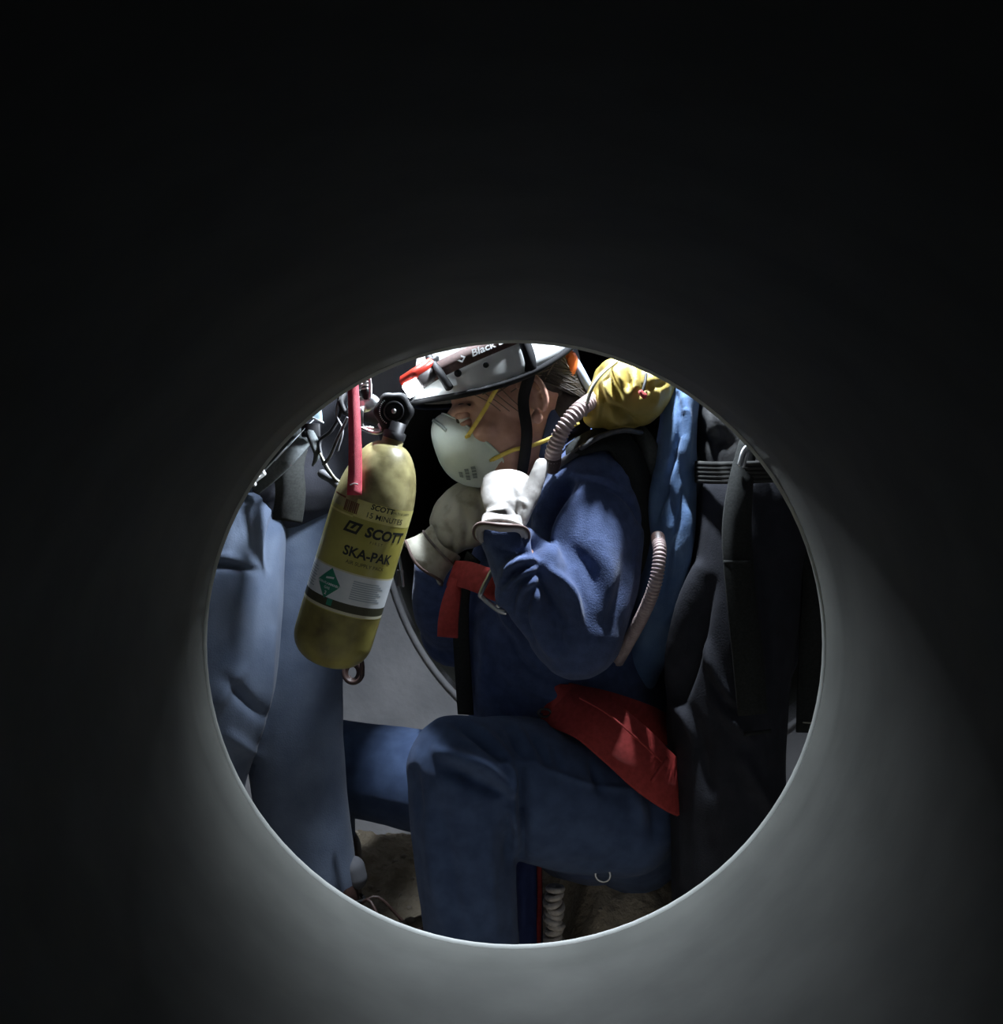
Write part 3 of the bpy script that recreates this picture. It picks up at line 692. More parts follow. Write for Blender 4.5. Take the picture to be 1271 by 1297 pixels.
# black shoulder strap of the pack
sp_ = thing('shoulder_strap', P(760, 690, 2.1), 'black padded pack strap running over the crouching person\'s shoulder', 'strap')
link('webbing', *strip([P(690, 612, 2.13), P(702, 590, 2.07), P(735, 565, 2.025), P(775, 556, 2.03), P(800, 585, 2.04), P(816, 640, 2.045), P(822, 695, 2.06), P(815, 760, 2.13)], [.022, .026, .036, .050, .052, .048, .034, .03], .010,
    [(-.5, -1, .5), (-.3, -1, .6), (-.1, -.9, .9), (.2, -.9, .8), (.6, -1, .4), (.7, -1, .1), (.7, -1, 0), (.5, -1, 0)]), 'webbing', sp_)
link('edge_binding', *tube([P(737, 567, 1.995), P(760, 553, 2.0), P(790, 545, 2.01), P(812, 548, 2.03)], .0045, 6, 5), 'gunmetal', sp_)
link('buckle', *box(P(722, 579, 2.02), (.05, .012, .012), np.array([[.82, 0, -.57], [0, 1, 0], [.57, 0, .82]])), 'gunmetal', sp_)
# hanging carabiner below the seat
cb = [P(764 + 8 * math.cos(a) + 5 * math.sin(a), 1108 - 7 * math.sin(a) + 5 * math.cos(a), 2.06) for a in np.linspace(0, 2 * np.pi, 17)]
tag(link('carabiner', *tube(cb, .0022, 6, 2), 'steel'), 'small steel ring hanging below the seat of the denim trousers', 'ring')

# ---------------------------------------------------------------- breathing hoses
def make_hose(name, path, r, label, group=None, ringp=.0066):
    C = crom(np.array(path), 24); L = np.r_[0, np.cumsum(np.linalg.norm(np.diff(C, axis=0), axis=1))]
    n = int(L[-1] / ringp * 6); s = np.linspace(0, L[-1], n); C = np.stack([np.interp(s, L, C[:, k]) for k in range(3)], 1)
    rad = r * (1 + .11 * np.cos(2 * np.pi * s / ringp))
    T_, A_, B_ = frames(C); th = np.linspace(0, 2 * np.pi, 18, endpoint=False)
    V = np.vstack([c + np.outer(np.cos(th) * q, a) + np.outer(np.sin(th) * q, b) for c, q, a, b in zip(C, rad, A_, B_)])
    Fc = [(i * 18 + j, i * 18 + (j + 1) % 18, (i + 1) * 18 + (j + 1) % 18, (i + 1) * 18 + j) for i in range(n - 1) for j in range(18)]
    h = thing(name, C[np.argmin(C[:, 2])], label, 'hose')
    link('corrugated_tube', V, Fc, 'hose', h)
    for i, k in ((0, 1), (-1, -1)):
        link('end_collar', *sweep([(*(C[i] - T_[i] * .006 * k), r * 1.12), (*(C[i] + T_[i] * .006 * k), r * 1.12)], 16, 3), 'boot', h)
    return h
make_hose('breathing_hose', [P(700, 586, 2.0), P(703, 567, 1.985), P(716, 540, 1.975), P(735, 518, 1.985), P(760, 503, 2.03), P(790, 500, 2.10)], .0122, 'taupe corrugated hose arching from the collar into the yellow pouch')
make_hose('breathing_hose', [P(834, 684, 1.985), P(836, 702, 1.955), P(830, 740, 1.95), P(815, 778, 1.98), P(795, 815, 2.04), P(778, 845, 2.12)], .0100, 'taupe corrugated hose running down the crouching person\'s back', ringp=.0056)
# ---------------------------------------------------------------- yellow pouch
yp = thing('hood_pouch', P(790, 545, 2.08), 'crumpled yellow nylon pouch resting behind the crouching person\'s shoulder', 'pouch')
V, Fc = union([sweep([D5(757, 528, 2.05, .022, .05), D5(766, 508, 2.05, .034, .065), D5(784, 488, 2.06, .044, .07), D5(800, 474, 2.07, .030, .06)], 24, 6),
               sweep([D5(776, 520, 2.05, .028, .06), D5(800, 505, 2.05, .050, .07), D5(822, 493, 2.07, .040, .06), D5(840, 480, 2.09, .016, .05)], 24, 6),
               sweep([D5(772, 534, 2.04, .016, .04), D5(800, 525, 2.05, .022, .05), D5(818, 520, 2.07, .018, .04)], 20, 5)], .0034, 3)
V = folds(V, Fc, [([(766, 482), (770, 500), (778, 512)], 4, .008), ([(760, 492), (764, 506), (770, 520)], 3, -.007), ([(780, 468), (786, 485), (792, 498)], 5, .009), ([(774, 475), (780, 492), (784, 506)], 3, -.007),
    ([(765, 505), (785, 520), (805, 535)], 3, -.010), ([(763, 512), (763, 535)], 2.5, -.006), ([(793, 465), (797, 480), (796, 492)], 4, -.006), ([(803, 470), (806, 486), (800, 500)], 5, .007),
    ([(812, 475), (816, 490), (812, 500)], 3.5, -.008), ([(818, 492), (832, 488), (843, 486)], 3, -.007), ([(825, 478), (832, 500), (826, 515)], 4, .006), ([(775, 530), (790, 534)], 5, .006)], .004, (26, 26, 26))
link('bag', V, Fc, 'pouch', yp)
link('piping', *tube([P(742, 526, 2.0), P(744, 510, 1.98), P(752, 488, 1.975), P(764, 472, 1.985), P(781, 458, 2.01)], .0028, 6, 5), 'piping', yp)
link('drawcord', *tube([P(819, 474, 1.985), P(817, 486, 1.97), P(814, 497, 1.965)], .0024, 6, 4), 'black', yp)
link('toggle', *sweep([(*P(812, 497, 1.962), .004), (*P(816, 501, 1.962), .005)], 10, 3), 'redweb', yp)
# orange clip with blue-grey tube behind the helmet
oc = thing('hydration_tube', P(752, 508, 2.25), 'blue-grey tube with an orange end clip behind the helmet', 'tube')
link('pipe', *tube([P(727, 456, 2.06), P(737, 474, 2.06), P(748, 496, 2.07), P(757, 520, 2.1)], .0078, 12, 5), 'bluegrey', oc)
link('orange_clip', *sweep([(*P(714, 451, 2.05), .008, .008), (*P(722, 453, 2.05), .012, .010), (*P(724, 464, 2.05), .010, .009), (*P(722, 474, 2.05), .007, .007)], 12, 5), 'orange', oc)

# ---------------------------------------------------------------- the standing figure with the air cylinder
YL = 2.22
l_torso = [D5(337, 585, YL, .165, .125), D5(338, 500, YL, .16, .12), D5(338, 400, YL - .03, .17, .12), D5(340, 320, YL - .08, .19, .125), D5(342, 262, YL - .13, .17, .10), D5(344, 225, YL - .17, .07, .07)]
l_leg1 = [D5(292, 580, YL - .01, .105, .115), D5(290, 660, YL - .03, .100, .11), D5(284, 780, YL - .05, .098, .105), D5(274, 880, YL - .07, .094, .10), D5(248, 985, YL - .05, .086, .09), D5(235, 1100, YL, .078, .08), D5(232, 1220, YL + .04, .072, .075)]
l_leg2 = [D5(390, 580, YL + .05, .085, .10), D5(382, 680, YL + .07, .088, .09), D5(376, 800, YL + .07, .088, .085), D5(373, 920, YL + .06, .088, .08), D5(383, 1030, YL + .07, .085, .075), D5(398, 1120, YL + .06, .080, .075), D5(406, 1160, YL + .06, .078, .076)]
l_arm1 = [D5(245, 275, YL, .07, .07), D5(215, 400, YL - .03, .06, .06), D5(240, 470, YL - .12, .05, .05), D5(330, 450, YL - .2, .038, .038)]
l_arm2 = [D5(440, 275, YL, .07, .07), D5(470, 350, YL + .02, .06, .06), D5(440, 400, YL - .1, .05, .05), D5(370, 410, YL - .2, .038, .038)]
STL = [([(262, 713), (290, 716), (325, 722)], 4, -.012), ([(262, 705), (295, 708), (325, 718)], 5, .006), ([(310, 625), (335, 615), (354, 600)], 4, -.008), ([(300, 640), (330, 632), (352, 618)], 5, .006),
  ([(352, 640), (344, 680), (340, 720)], 5, -.008), ([(285, 860), (310, 885), (330, 905)], 8, -.010), ([(270, 900), (290, 870), (305, 850)], 8, .008), ([(345, 800), (338, 880), (325, 950)], 6, .006), ([(290, 930), (315, 950), (330, 960)], 7, .006)]
lp_, Tl, Rl_ = make_person('standing person in washed blue trousers beside the air cylinder', dict(torso=l_torso, leg1=l_leg1, leg2=l_leg2, arm1=l_arm1, arm2=l_arm2),
    (P(352, 135, YL - .24), .05, math.radians(38), 1.0, P(344, 232, YL - .17)), None, strokes=STL, namp=.003, nsc=(8, 8, 8),
    splits=[('jacket', ['torso', 'arm1', 'arm2'], 'darknavy', .006), ('trouser_leg', ['leg1'], 'paleblue', .0045), ('trouser_leg', ['leg2'], 'paleblue', .006)])
make_boot(lp_, P(232, 1200, YL + .04)[:2], (.2, -1)); make_boot(lp_, P(420, 1200, YL + .05)[:2], (1, -.35), .19)
link('sock', *sweep([(*P(447, 1100, YL + .06), .022, .03), (*P(450, 1112, YL + .06), .022, .03)], 18, 4), 'sock', lp_)
make_helmet(Tl, Rl_, 1.0, 'white helmet of the standing person beside the air cylinder')
make_headlamp(Tl, Rl_, 1.0, 'headlamp on the helmet of the standing person beside the air cylinder', (P(690, 830, 2.05), 60, 105), beam='headlamp_beam_left_offscreen')
for w_, a_, t_, rg, lb in ((P(330, 450, YL - .2), (.7, -.3, .6), (0, -.3, 1), True, 'cream leather glove held at the waist of the person beside the air cylinder'), (P(370, 410, YL - .2), (-.7, -.3, .5), (0, -.3, 1), False, 'cream leather glove held at the chest of the person beside the air cylinder')):
    make_glove('work_glove', lb, w_, a_, t_, rg, .95, (.7, .9, .6), 'glove', 'glove', tposef)

# waist harness of that person
wh = thing('waist_harness', P(345, 610, 2.1), 'grey stitched webbing hip harness with white buckle on washed blue trousers', 'harness')
link('hip_webbing', *strip([P(390, 538, 2.08), P(364, 566, 2.06), P(340, 592, 2.065), P(318, 615, 2.075)], [.048, .054, .05, .04], .005, [(.1, -1, .3), (0, -1, .2), (-.1, -1, .2), (-.2, -1, .2)]), 'greyweb', wh)
for d_ in (-.016, .016):
    o_ = np.array([.7, 0, .7]) * d_
    link('stitching', *tube([P(392, 537, 2.06) + o_, P(378, 551, 2.05) + o_, P(362, 568, 2.046) + o_, P(340, 592, 2.056) + o_], .0011, 5, 5), 'thread', wh)
link('hanging_strap', *strip([P(372, 560, 2.075), P(366, 590, 2.075), P(368, 625, 2.08), P(364, 660, 2.085)], .05, .005, (.1, -1, 0)), 'webbing', wh)
for a_, b_ in (((310, 602), (322, 609)), ((322, 609), (334, 600)), ((334, 600), (331, 594)), ((314, 606), (322, 613)), ((322, 597), (328, 591))):
    link('buckle', *tube([P(*a_, 2.045), P(*b_, 2.045)], .0042, 8, 3), 'white', wh)
link('buckle_tongue', *tube([P(324, 592, 2.045), P(327, 603, 2.04)], .0036, 8, 3), 'white', wh)
link('strap_tail', *strip([P(391, 545, 2.05), P(398, 560, 2.04), P(402, 575, 2.04), P(396, 590, 2.05)], [.014, .016, .012, .003], .003, (.3, -1, .1)), 'greyweb', wh)
link('keeper', *box(P(394, 545, 2.055), (.03, .012, .022)), 'black', wh)
link('pull_tab', *strip([P(402, 511, 2.05), P(399, 520, 2.045), P(396, 531, 2.045)], [.010, .024, .034], .004, (-.1, -1, .1), 4), 'teal', wh)
link('tab_edge', *tube([P(385, 524, 2.042), P(398, 530, 2.038), P(409, 535, 2.04)], .0018, 6, 4), 'thread', wh)

# ---------------------------------------------------------------- air cylinder
B0 = P(413, 838, 1.98); t_ = math.radians(17.5)
ax = norm([math.sin(t_), -.12, math.cos(t_)]); rt = norm(np.array([math.cos(t_), 0, -math.sin(t_)]) - ax * (np.array([math.cos(t_), 0, -math.sin(t_)]) @ ax)); fr = np.cross(rt, ax)
if fr[1] > 0: fr = -fr
CR = .0622
def cyl(a, s, r=CR): return B0 + ax * s + (rt * math.sin(a) + fr * math.cos(a)) * r
ac = thing('air_cylinder', B0, 'scuffed yellow air cylinder with black lettering and green diamond label, valve at the top', 'air cylinder')
prof = [(.0005, -.004)] + [(CR * math.sin(a) ** .75, .048 * (1 - math.cos(a)) - .004) for a in np.linspace(.12, np.pi / 2, 12)] + [(CR, .093)]
link('tank_base', *lathe(prof, B0, ax, rt, fr, 128), 'tankgrime', ac)
prof = [(CR, .093), (CR, .25)]
link('tank_body', *lathe(prof, B0, ax, rt, fr, 128), 'tank', ac)
prof = [(CR, .25)] + [(.0165 + (CR - .0165) * math.cos(a) ** 1.15, .25 + .108 * math.sin(a)) for a in np.linspace(.06, np.pi / 2, 16)] + [(.0165, .372)]
link('tank_shoulder', *lathe(prof, B0, ax, rt, fr, 128), 'tankdirt', ac)
def band(name, s0, s1, m, a0=-math.pi, a1=math.pi, r=CR + .00012, parent=ac):
    n = max(3, int((a1 - a0) / .04)); V = []
    for s in (s0, s1):
        for a in np.linspace(a0, a1, n + 1): V.append(cyl(a, s, r))
    return link(name, V, [(j, j + 1, n + 2 + j, n + 1 + j) for j in range(n)], m, parent)
lw = band('white_label', .112, .1575, 'labelw'); band('dark_band', .099, .112, 'band', r=CR + .0001); band('cream_line', .0945, .099, 'cream', r=CR + .00018); band('cream_line', .1575, .160, 'cream')
ly = band('yellow_label', .243, .270, 'labely', -.30, 1.5)
def letter(s, size, a0, sc_, m, parent, shear=0, off=0, name='lettering', r=CR + .00025, align='CENTER'):
    V2, Fc = text2d(s, size, shear, off, align)
    return link(name, [cyl(a0 + u / CR, sc_ + v, r) for u, v in V2], Fc, m, parent, smooth=False)
letter('SCOTT', .0115, .36, .2645, 'ink', ly, .1, .0003); letter('HEALTH & SAFETY', .005, .90, .2637, 'ink', ly)
letter('15 MINUTES', .0118, .50, .2510, 'ink', ly, 0, .00005)
letter('SCOTT', .0215, .66, .2255, 'ink', ac, .12, .0009); letter('F I R S T', .006, .45, .2115, 'ink', ac)
def poly(pts, m, parent, nm, r=CR + .00025): return link(nm, [cyl(a, s, r) for a, s in pts], [tuple(range(len(pts)))], m, parent, smooth=False)
def logo(a0, s0, w_, h_, th_):
    q = lambda u, v: cyl(a0 + (u + v * .35) / CR, s0 + v, CR + .00025)
    def patch(a, b, c, d, n=6):
        V = [q(*(np.array(a) * (1 - t) + np.array(b) * t)) for t in np.linspace(0, 1, n + 1)] + [q(*(np.array(d) * (1 - t) + np.array(c) * t)) for t in np.linspace(0, 1, n + 1)]
        return V, [(k, k + 1, n + 2 + k, n + 1 + k) for k in range(n)]
    o = [(-w_, -h_), (w_, -h_), (w_, h_), (-w_, h_)]; i = [(-w_ + th_, -h_ + th_), (w_ - th_, -h_ + th_), (w_ - th_, h_ - th_), (-w_ + th_, h_ - th_)]
    ps = [patch(o[k], o[(k + 1) % 4], i[(k + 1) % 4], i[k]) for k in range(4)] + [patch((-.004, -h_ * .25), (.001, -h_ * .25), (.0045, h_ * .8), (-.0005, h_ * .8), 2)]
    link('emblem', *join(*ps), 'ink', ac, smooth=False)
logo(-.22, .2265, .0115, .0088, .004)
letter('SKA-PAK', .0205, .36, .190, 'ink', ac, 0, .0006); letter('AIR SUPPLY PACK', .008, .36, .1745, 'ink', ac)
for k in range(8):
    a_ = -.62 + k * .052; band('barcode_bar', .2465, .2635, 'brownink', a_, a_ + (.03 if k % 3 else .042), CR + .0002)
band('brown_line', .2405, .2435, 'labely', -1.2, -.3); band('brown_line', .2640, .2665, 'brownink', -1.2, -.65)
dc, ds = -.42, .1335
aa = np.linspace(-.34, .34, 21); hh = .024 * (1 - abs(aa) / .34) + 1e-5
dg_ = link('green_diamond', [cyl(dc + a, ds - h, CR + .00025) for a, h in zip(aa, hh)] + [cyl(dc + a, ds + h, CR + .00025) for a, h in zip(aa, hh)], [(k, k + 1, 22 + k, 21 + k) for k in range(20)], 'green', lw, smooth=False)
letter('NON-FLAMMABLE', .0052, dc, ds - .001, 'white', dg_, 0, .0001, r=CR + .00045); letter('GAS', .0055, dc, ds - .0075, 'white', dg_, 0, .0001, r=CR + .00045); letter('2', .0075, dc, ds - .0155, 'white', dg_, 0, .0002, r=CR + .00045)
link('gas_symbol', [cyl(dc + a, ds + s, CR + .0006) for a, s in ((-.10, .0055), (0, .007), (.12, .0085), (.12, .0115), (0, .010), (-.10, .0085))], [(0, 1, 4, 5), (1, 2, 3, 4)], 'white', dg_, smooth=False)
for k in range(9): band('small_print', .1205 + k * .0034, .1222 + k * .0034, 'inkgrey', .18, 1.05 - .08 * (k % 3), CR + .00025, lw)
for k in range(8): band('small_print', .1195 + k * .0042, .121 + k * .0042, 'inkgrey', -1.35, -.85 - .05 * (k % 2), CR + .00025, lw)
poly([(-.32, .1015), (-.18, .1015), (-.18, .1115), (-.32, .1115)], 'green', ac, 'green_tick')
# valve
vt = B0 + ax * .375
link('valve_neck', *lathe([(.0175, -.008), (.0175, .002), (.013, .004), (.013, .018), (.0005, .019)], vt, ax, rt, fr, 24), 'rubber', ac)
vb = P(499, 521, 1.935); vd = norm([.10, -1, -.05]); vr = norm(np.cross(vd, [0, 0, 1])); vu = np.cross(vr, vd)
knob = []
n = 48
def kr(a, r): return r * (1 + .055 * math.cos(6 * a))
prof = [(.019, -.034), (.028, -.030), (.030, -.006), (.029, .004), (.024, .009), (.016, .007), (.013, .004), (.0125, .008), (.008, .009), (.0005, .0085)]
V = []; 
for r, s in prof:
    for j in range(n):
        a = 2 * np.pi * j / n; q = kr(a, r) if r > .02 else r; V.append(vb + vd * s + vr * math.cos(a) * q + vu * math.sin(a) * q)
hw = link('handwheel', V, [(i * n + j, i * n + (j + 1) % n, (i + 1) * n + (j + 1) % n, (i + 1) * n + j) for i in range(len(prof) - 1) for j in range(n)], 'black', ac)
link('knob_ring', *tube([vb + vd * .0085 + vr * math.cos(a) * .0145 + vu * math.sin(a) * .0145 for a in np.linspace(0, 2 * np.pi, 25)], .0014, 6, 2), 'gunmetal', hw)
link('knob_screw', *ellipsoid(vb + vd * .010, (.004, .003, .004), 12, 8), 'steel', hw)
for k in range(14):
    a = -1.0 + k * .14; p_ = vb + vd * .0085 + vr * math.cos(a) * .0215 + vu * math.sin(a) * .0215
    link('knob_mark', *box(p_, (.0016, .002, .0016)), 'white', hw)
link('valve_body', *sweep([(*P(492, 556, 1.99), .014, .014), (*P(488, 535, 1.99), .016, .016), (*P(478, 527, 1.99), .017, .017), (*P(466, 524, 1.99), .016, .016)], 16, 5), 'rubber', ac)
link('valve_bracket', *strip([P(456, 515, 1.955), P(457, 540, 1.955), P(470, 543, 1.95), P(483, 545, 1.95)], [.012, .010, .006, .006], .004, (-.1, -1, .1), 4), 'steel', ac)
link('valve_guard', *tube([P(457, 542, 1.95), P(474, 548, 1.945), P(484, 546, 1.945), P(481, 538, 1.95)], .003, 8, 5), 'steel', ac)
link('regulator', *sweep([(*P(449, 512, 1.985), .012, .014), (*P(462, 514, 1.985), .016, .016), (*P(470, 510, 1.985), .014, .014)], 16, 4), 'steel', ac)
link('elbow_fitting', *sweep([(*P(462, 512, 1.98), .008, .008), (*P(466, 503, 1.98), .009, .009), (*P(463, 495, 1.98), .008, .008)], 12, 4), 'black', ac)
# coiled pressure line
cw = [P(461 + 5 * math.cos(a), 496 - a * .68, 1.975) + np.array([0, .007 * math.sin(a), 0]) for a in np.linspace(0, 2 * np.pi * 9, 108)]
link('coiled_line', *tube(cw, .0016, 5, 1), 'steel', ac)
link('braided_line', *tube([P(467, 510, 1.975), P(469, 495, 1.97), P(468, 478, 1.97), P(463, 466, 1.975), P(458, 455, 1.98)], .0028, 8, 5), 'steel', ac)
# red strap in front
rs_ = thing('red_strap', P(450, 627, 1.9), 'bright red webbing strap hanging in front of the yellow air cylinder', 'strap')
link('webbing', *strip([P(446, 455, 1.93), P(447, 485, 1.925), P(449, 530, 1.91), P(450, 580, 1.895), P(449, 627, 1.885)], [.0155, .0165, .0185, .0205, .0225], .003, (0, -1, .12)), 'pinkred', rs_)
link('staple', *tube([P(444, 614, 1.8845), P(448, 612.5, 1.884), P(453, 613, 1.8845)], .0010, 5, 3), 'white', rs_)
# loose cables beside the valve
cabs = [([P(408, 500, 2.04), P(425, 495, 2.03), P(432, 520, 2.02), P(420, 545, 2.03), P(405, 560, 2.04), P(412, 590, 2.03), P(428, 610, 2.03)], .0030, 'black', 'looping black cable hanging left of the red strap'),
        ([P(424, 485, 2.03), P(430, 500, 2.02), P(426, 525, 2.02), P(434, 545, 2.02), P(428, 570, 2.03)], .0022, 'gunmetal', 'thin grey cable hanging left of the red strap'),
        ([P(440, 530, 2.0), P(428, 555, 2.0), P(418, 578, 2.01), P(410, 588, 2.02)], .0028, 'gunmetal', 'straight grey rod slanting beside the air cylinder shoulder'),
        ([P(406, 575, 2.03), P(414, 590, 2.02), P(424, 605, 2.02), P(432, 612, 2.02)], .0018, 'piping', 'thin tan cord by the cylinder shoulder'),
        ([P(408, 600, 2.05), P(420, 607, 2.04), P(432, 618, 2.03)], .0075, 'gunmetal', 'short grey tube running to the cylinder shoulder'),
        ([P(436, 500, 2.03), P(432, 510, 2.02), P(438, 522, 2.02), P(446, 516, 2.02)], .005, 'black', 'thick black cable bend behind the red strap')]
for pts, r, m, lb in cabs: tag(link('cable', *tube(pts, r, 8, 6), m), lb, 'cable')
tag(link('cable', *tube([P(447 + 12 * math.cos(a) * (1 - a * .03), 852 + 13 * math.sin(a) * (1 - .02 * a), 2.12 + .004 * a) for a in np.linspace(15, 0, 40)] + [P(458, 835, 2.1), P(450, 815, 2.06), P(446, 790, 2.03)], .0042, 7, 2), 'boot'), 'dark knotted cable loop hanging below the air cylinder', 'cable')
tg = thing('wire_hook', P(509, 745, 2.05), 'pale thin wire with a small tag hanging right of the air cylinder', 'wire')
link('wire', *tube([P(500, 580, 2.02), P(508, 620, 2.04), P(503, 660, 2.03), P(503, 686, 2.03), P(506, 705, 2.03), P(509, 725, 2.03), P(511, 742, 2.03)], .0022, 6, 5), 'steel', tg)
link('tag', *box(P(507, 732, 2.032), (.011, .004, .026), None, .2), 'lampgrey', tg)
link('wire', *tube([P(503, 690, 2.03), P(496, 710, 2.03), P(491, 730, 2.03), P(492, 745, 2.03)], .0022, 6, 5), 'steel', tg)

# ---------------------------------------------------------------- the standing figure in dark clothes
YR = 2.08
r_torso = [D5(962, 640, YR + .02, .10, .13), D5(966, 560, YR + .02, .115, .125), D5(962, 470, YR + .02, .12, .125), D5(945, 380, YR + .02, .15, .13), D5(950, 310, YR + .02, .12, .15), D5(940, 262, YR + .02, .065, .07)]
r_leg1 = [D5(955, 640, YR - .03, .092, .11), D5(944, 720, YR - .03, .092, .11), D5(932, 800, YR - .03, .096, .11), D5(922, 890, YR - .03, .098, .10), D5(922, 1000, YR - .03, .093, .095), D5(921, 1120, YR - .03, .090, .09), D5(920, 1230, YR - .02, .085, .085)]
r_leg2 = [D5(955, 640, YR + .14, .085, .10), D5(930, 800, YR + .16, .08, .09), D5(918, 1000, YR + .18, .075, .08), D5(915, 1180, YR + .2, .07, .075)]
r_arm = [D5(890, 335, YR + .06, .07, .07), D5(872, 420, YR + .06, .066, .066), D5(862, 510, YR + .0, .030, .06), D5(854, 600, YR - .01, .036, .06), D5(850, 690, YR - .01, .043, .055), D5(832, 790, YR + .03, .040, .045), D5(806, 860, YR + .09, .032, .035)]
r_arm2 = [D5(1010, 335, YR, .07, .07), D5(1075, 430, YR, .06, .06), D5(1050, 480, YR - .1, .05, .05), D5(985, 465, YR - .17, .038, .038)]
STR = [([(858, 500), (862, 540), (852, 580), (840, 620), (832, 660)], 3, -.010), ([(866, 500), (870, 540), (868, 590)], 5, .008), ([(848, 570), (862, 590), (866, 620)], 5, -.006), ([(838, 610), (850, 640), (852, 660)], 6, -.008), ([(830, 600), (828, 640), (826, 670)], 5, .006),
  ([(868, 620), (860, 660), (850, 700)], 3, -.010), ([(872, 650), (868, 700), (855, 760), (842, 790)], 7, .010), ([(846, 680), (844, 720), (838, 760)], 5, -.007),
  ([(885, 720), (872, 770), (858, 830), (842, 880)], 8, .016), ([(900, 740), (888, 790), (872, 850), (858, 890)], 9, -.014), ([(895, 820), (908, 860), (925, 890)], 7, .012), ([(850, 890), (868, 910), (880, 940)], 5, .010), ([(905, 880), (925, 910), (950, 935)], 6, .009), ([(900, 850), (912, 880), (930, 905)], 6, -.010),
  ([(940, 960), (960, 1000), (980, 1030)], 7, .008), ([(870, 900), (890, 950), (900, 1000)], 10, -.007), ([(960, 700), (970, 800), (975, 880)], 8, -.008),
  ([(895, 520), (905, 540), (900, 560)], 6, .008), ([(885, 545), (900, 560), (930, 560)], 6, -.006), ([(910, 520), (920, 545)], 5, .006)]
rp, Tr, Rr = make_person('standing person in dark trousers and grey leather jacket behind the crouching person', dict(torso=r_torso, leg1=r_leg1, leg2=r_leg2, arm=r_arm, arm2=r_arm2),
    (P(925, 165, YR), math.pi + .25, math.radians(35), 1.0, P(940, 270, YR + .02)), None, strokes=STR, namp=.0035, nsc=(9, 9, 6),
    splits=[('leather_jacket', ['torso', 'arm2'], 'leather', .006), ('trousers', ['leg1', 'leg2'], 'darknavy', .005), ('blue_sleeve', ['arm'], 'skyblue', .0042)])
make_boot(rp, P(920, 1200, YR - .02)[:2], (-1, .2)); make_boot(rp, P(915, 1200, YR + .2)[:2], (-1, .3))
# ribbed jacket hem
for k in range(5):
    yy = 587 + k * 5.4
    e = [D5(879, yy, YR + .02, .1)[:3], D5(884, yy, YR - .05, .1)[:3], D5(900, yy + 1, YR - .105, .1)[:3], D5(925, yy + 1, YR - .135, .1)[:3], D5(962, yy, YR - .148, .1)[:3], D5(1000, yy - 2, YR - .13, .1)[:3], D5(1030, yy - 3, YR - .06, .1)[:3]]
    link('hem_rib', *tube([np.array(q) for q in e], .0042, 8, 5), 'rib', rp)
# jacket tail hanging at the side
V, Fc = union([sweep([D5(975, 560, YR, .04, .05), D5(1000, 640, YR, .055, .05), D5(1012, 720, YR, .052, .045), D5(1000, 790, YR, .038, .04), D5(985, 860, YR, .022, .03), D5(978, 905, YR, .012, .02)], 20, 7)], .005, 4)
V = folds(V, Fc, [([(1005, 700), (1015, 760), (1005, 810)], 6, .008), ([(995, 720), (998, 780), (985, 850)], 6, -.008), ([(960, 665), (1000, 692), (1035, 722)], 4, .007), ([(955, 672), (998, 700), (1030, 728)], 4, -.010)], .003)
link('coat_tail', V, Fc, 'charcoal', rp)
make_helmet(Tr, Rr, 1.0, 'white helmet of the standing person in dark trousers')
make_headlamp(Tr, Rr, 1.0, 'headlamp on the helmet of the standing person in dark trousers', (P(640, 760, 2.2), 60, 105), beam='headlamp_beam_right_offscreen')
make_glove('work_glove', 'dark stained leather glove gripping the crouching person\'s back', P(797, 856, YR + .14), (-.5, .2, -.8), (-.6, -.6, .4), False, .9, (.5, .7, .5), 'stain', 'stain', tposef)
make_glove('work_glove', 'cream leather glove held at the chest of the person in the leather jacket', P(985, 465, YR - .17), (-.8, -.1, .4), (0, -.3, 1), True, .95, (.7, .9, .6), 'glove', 'glove', tposef)
# straps on that person
hs_ = thing('hanging_strap', P(945, 900, 1.9), 'wide dark webbing strap with steel buckle hanging down the dark trousers', 'strap')
link('webbing', *strip([P(948, 560, 1.95), P(938, 620, 1.925), P(934, 680, 1.92), P(940, 760, 1.92), P(948, 830, 1.925), P(954, 905, 1.935)], [.028, .040, .046, .046, .048, .046], .005, (0, -1, .05)), 'webbing', hs_)
link('stitch_box', *strip([P(917, 712, 1.9155), P(951, 712, 1.9155)], .006, .003, (0, -1, 0), 3), 'webbing', hs_)
link('buckle', *tube([P(937, 588, 1.925), P(942, 572, 1.925), P(950, 563, 1.925)], .0042, 8, 4), 'steel', hs_)
link('buckle', *tube([P(942, 590, 1.925), P(947, 574, 1.925)], .003, 8, 3), 'steel', hs_)
link('strap_end', *strip([P(943, 930, 1.93), P(977, 926, 1.935)], .006, .004, (0, -1, 0), 3), 'webbing', hs_)
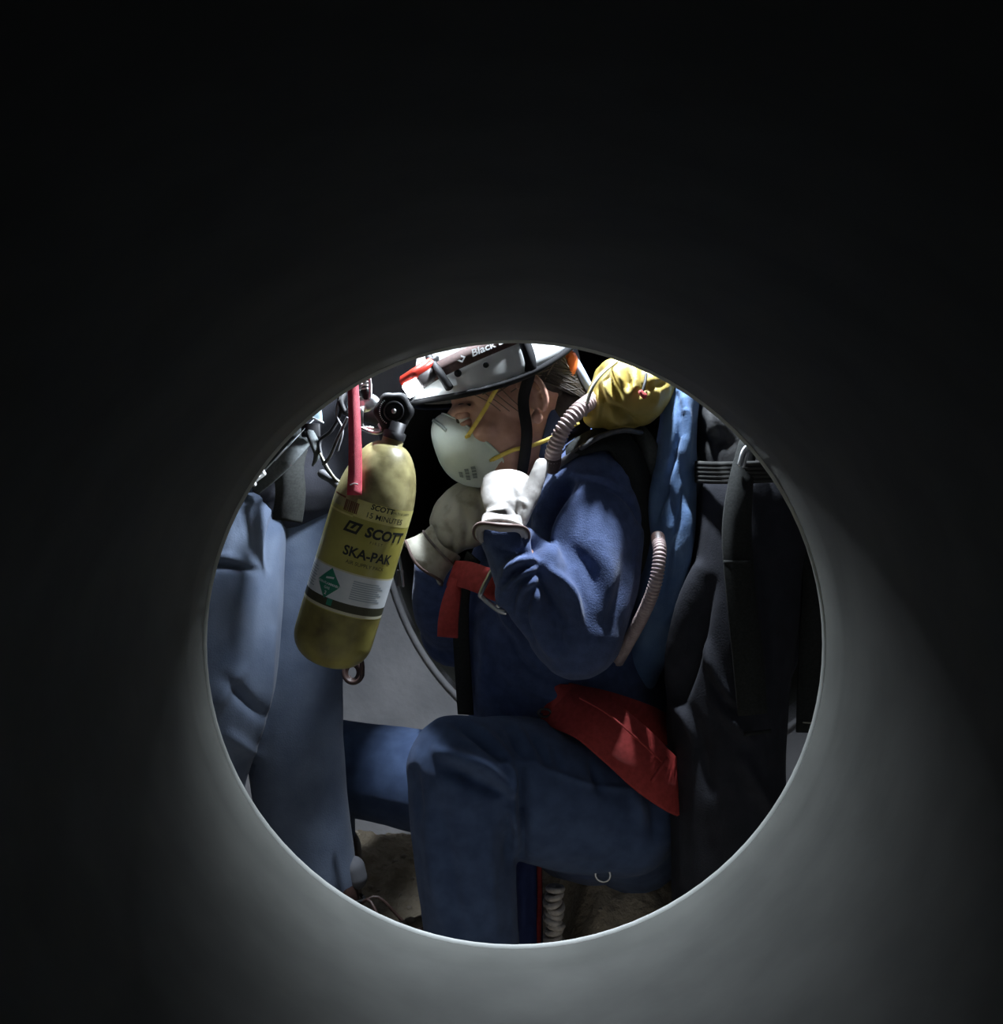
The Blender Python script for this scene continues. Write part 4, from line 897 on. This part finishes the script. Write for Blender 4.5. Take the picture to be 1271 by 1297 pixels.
bs = thing('webbing_strap', P(1026, 930, 2.0), 'black webbing strap end hanging against the pale concrete wall', 'strap')
link('webbing', *strip([P(1034, 690, 2.0), P(1030, 780, 2.0), P(1026, 860, 2.0), P(1024, 928, 2.0)], .038, .004, (0, -1, 0)), 'webbing', bs)
link('stitching', *tube([P(1018, 915, 1.997), P(1034, 916, 1.997)], .0014, 5, 3), 'piping', bs)
gl = thing('lapel_strap', P(830, 600, 2.05), 'grey cloth strap between the yellow pouch and the blue sleeve', 'strap')
link('cloth', *strip([P(806, 533, 2.09), P(818, 558, 2.065), P(828, 585, 2.055), P(833, 612, 2.06)], [.010, .028, .030, .008], .005, (-.3, -1, .2)), 'greyweb', gl)

# ---------------------------------------------------------------- rope bag behind the boots
rb = thing('rope_bag', P(672, 1200, 2.3), 'small blue cloth rope bag with red edge standing behind the bent leg', 'bag')
zb = ground(*P(672, 1200, 2.2)[:2])
V, Fc = union([sweep([(*(P(667, 1085, 2.2)), .026, .05), (*(P(667, 1140, 2.2)), .029, .055), (P(667, 1190, 2.2)[0], 2.2, .03, .03, .058)], 20, 6)], .0045, 3)
V = folds(V, Fc, [([(660, 1100), (664, 1150), (660, 1190)], 5, .006), ([(672, 1100), (672, 1180)], 4, -.005)], .002)
link('bag_body', V, Fc, 'bagblue', rb)
link('red_edge', *tube([P(683, 1094, 2.16), P(684, 1130, 2.155), P(683, 1165, 2.155), P(682, 1200, 2.16)], .0045, 8, 5), 'redweb', rb)
ro = thing('rope_coil', P(702, 1290, 2.12), 'coil of pale rope stacked beside the blue rope bag', 'rope')
for k in range(23):
    zz = .008 + k * .0100; c = np.array([P(702, 1150, 2.12)[0] + .003 * math.sin(k * 2.1), 2.12 + .003 * math.cos(k * 1.7), zz + ground(*P(702, 1150, 2.12)[:2])])
    link('rope_turn', *tube([c + np.array([.0115 * math.cos(a), .024 * math.sin(a), .003 * math.sin(a + k)]) for a in np.linspace(0, 2 * np.pi, 15)], .0053, 7, 2), 'rope', ro)

for o in bpy.data.objects:
    if '_w' in o: del o['_w']
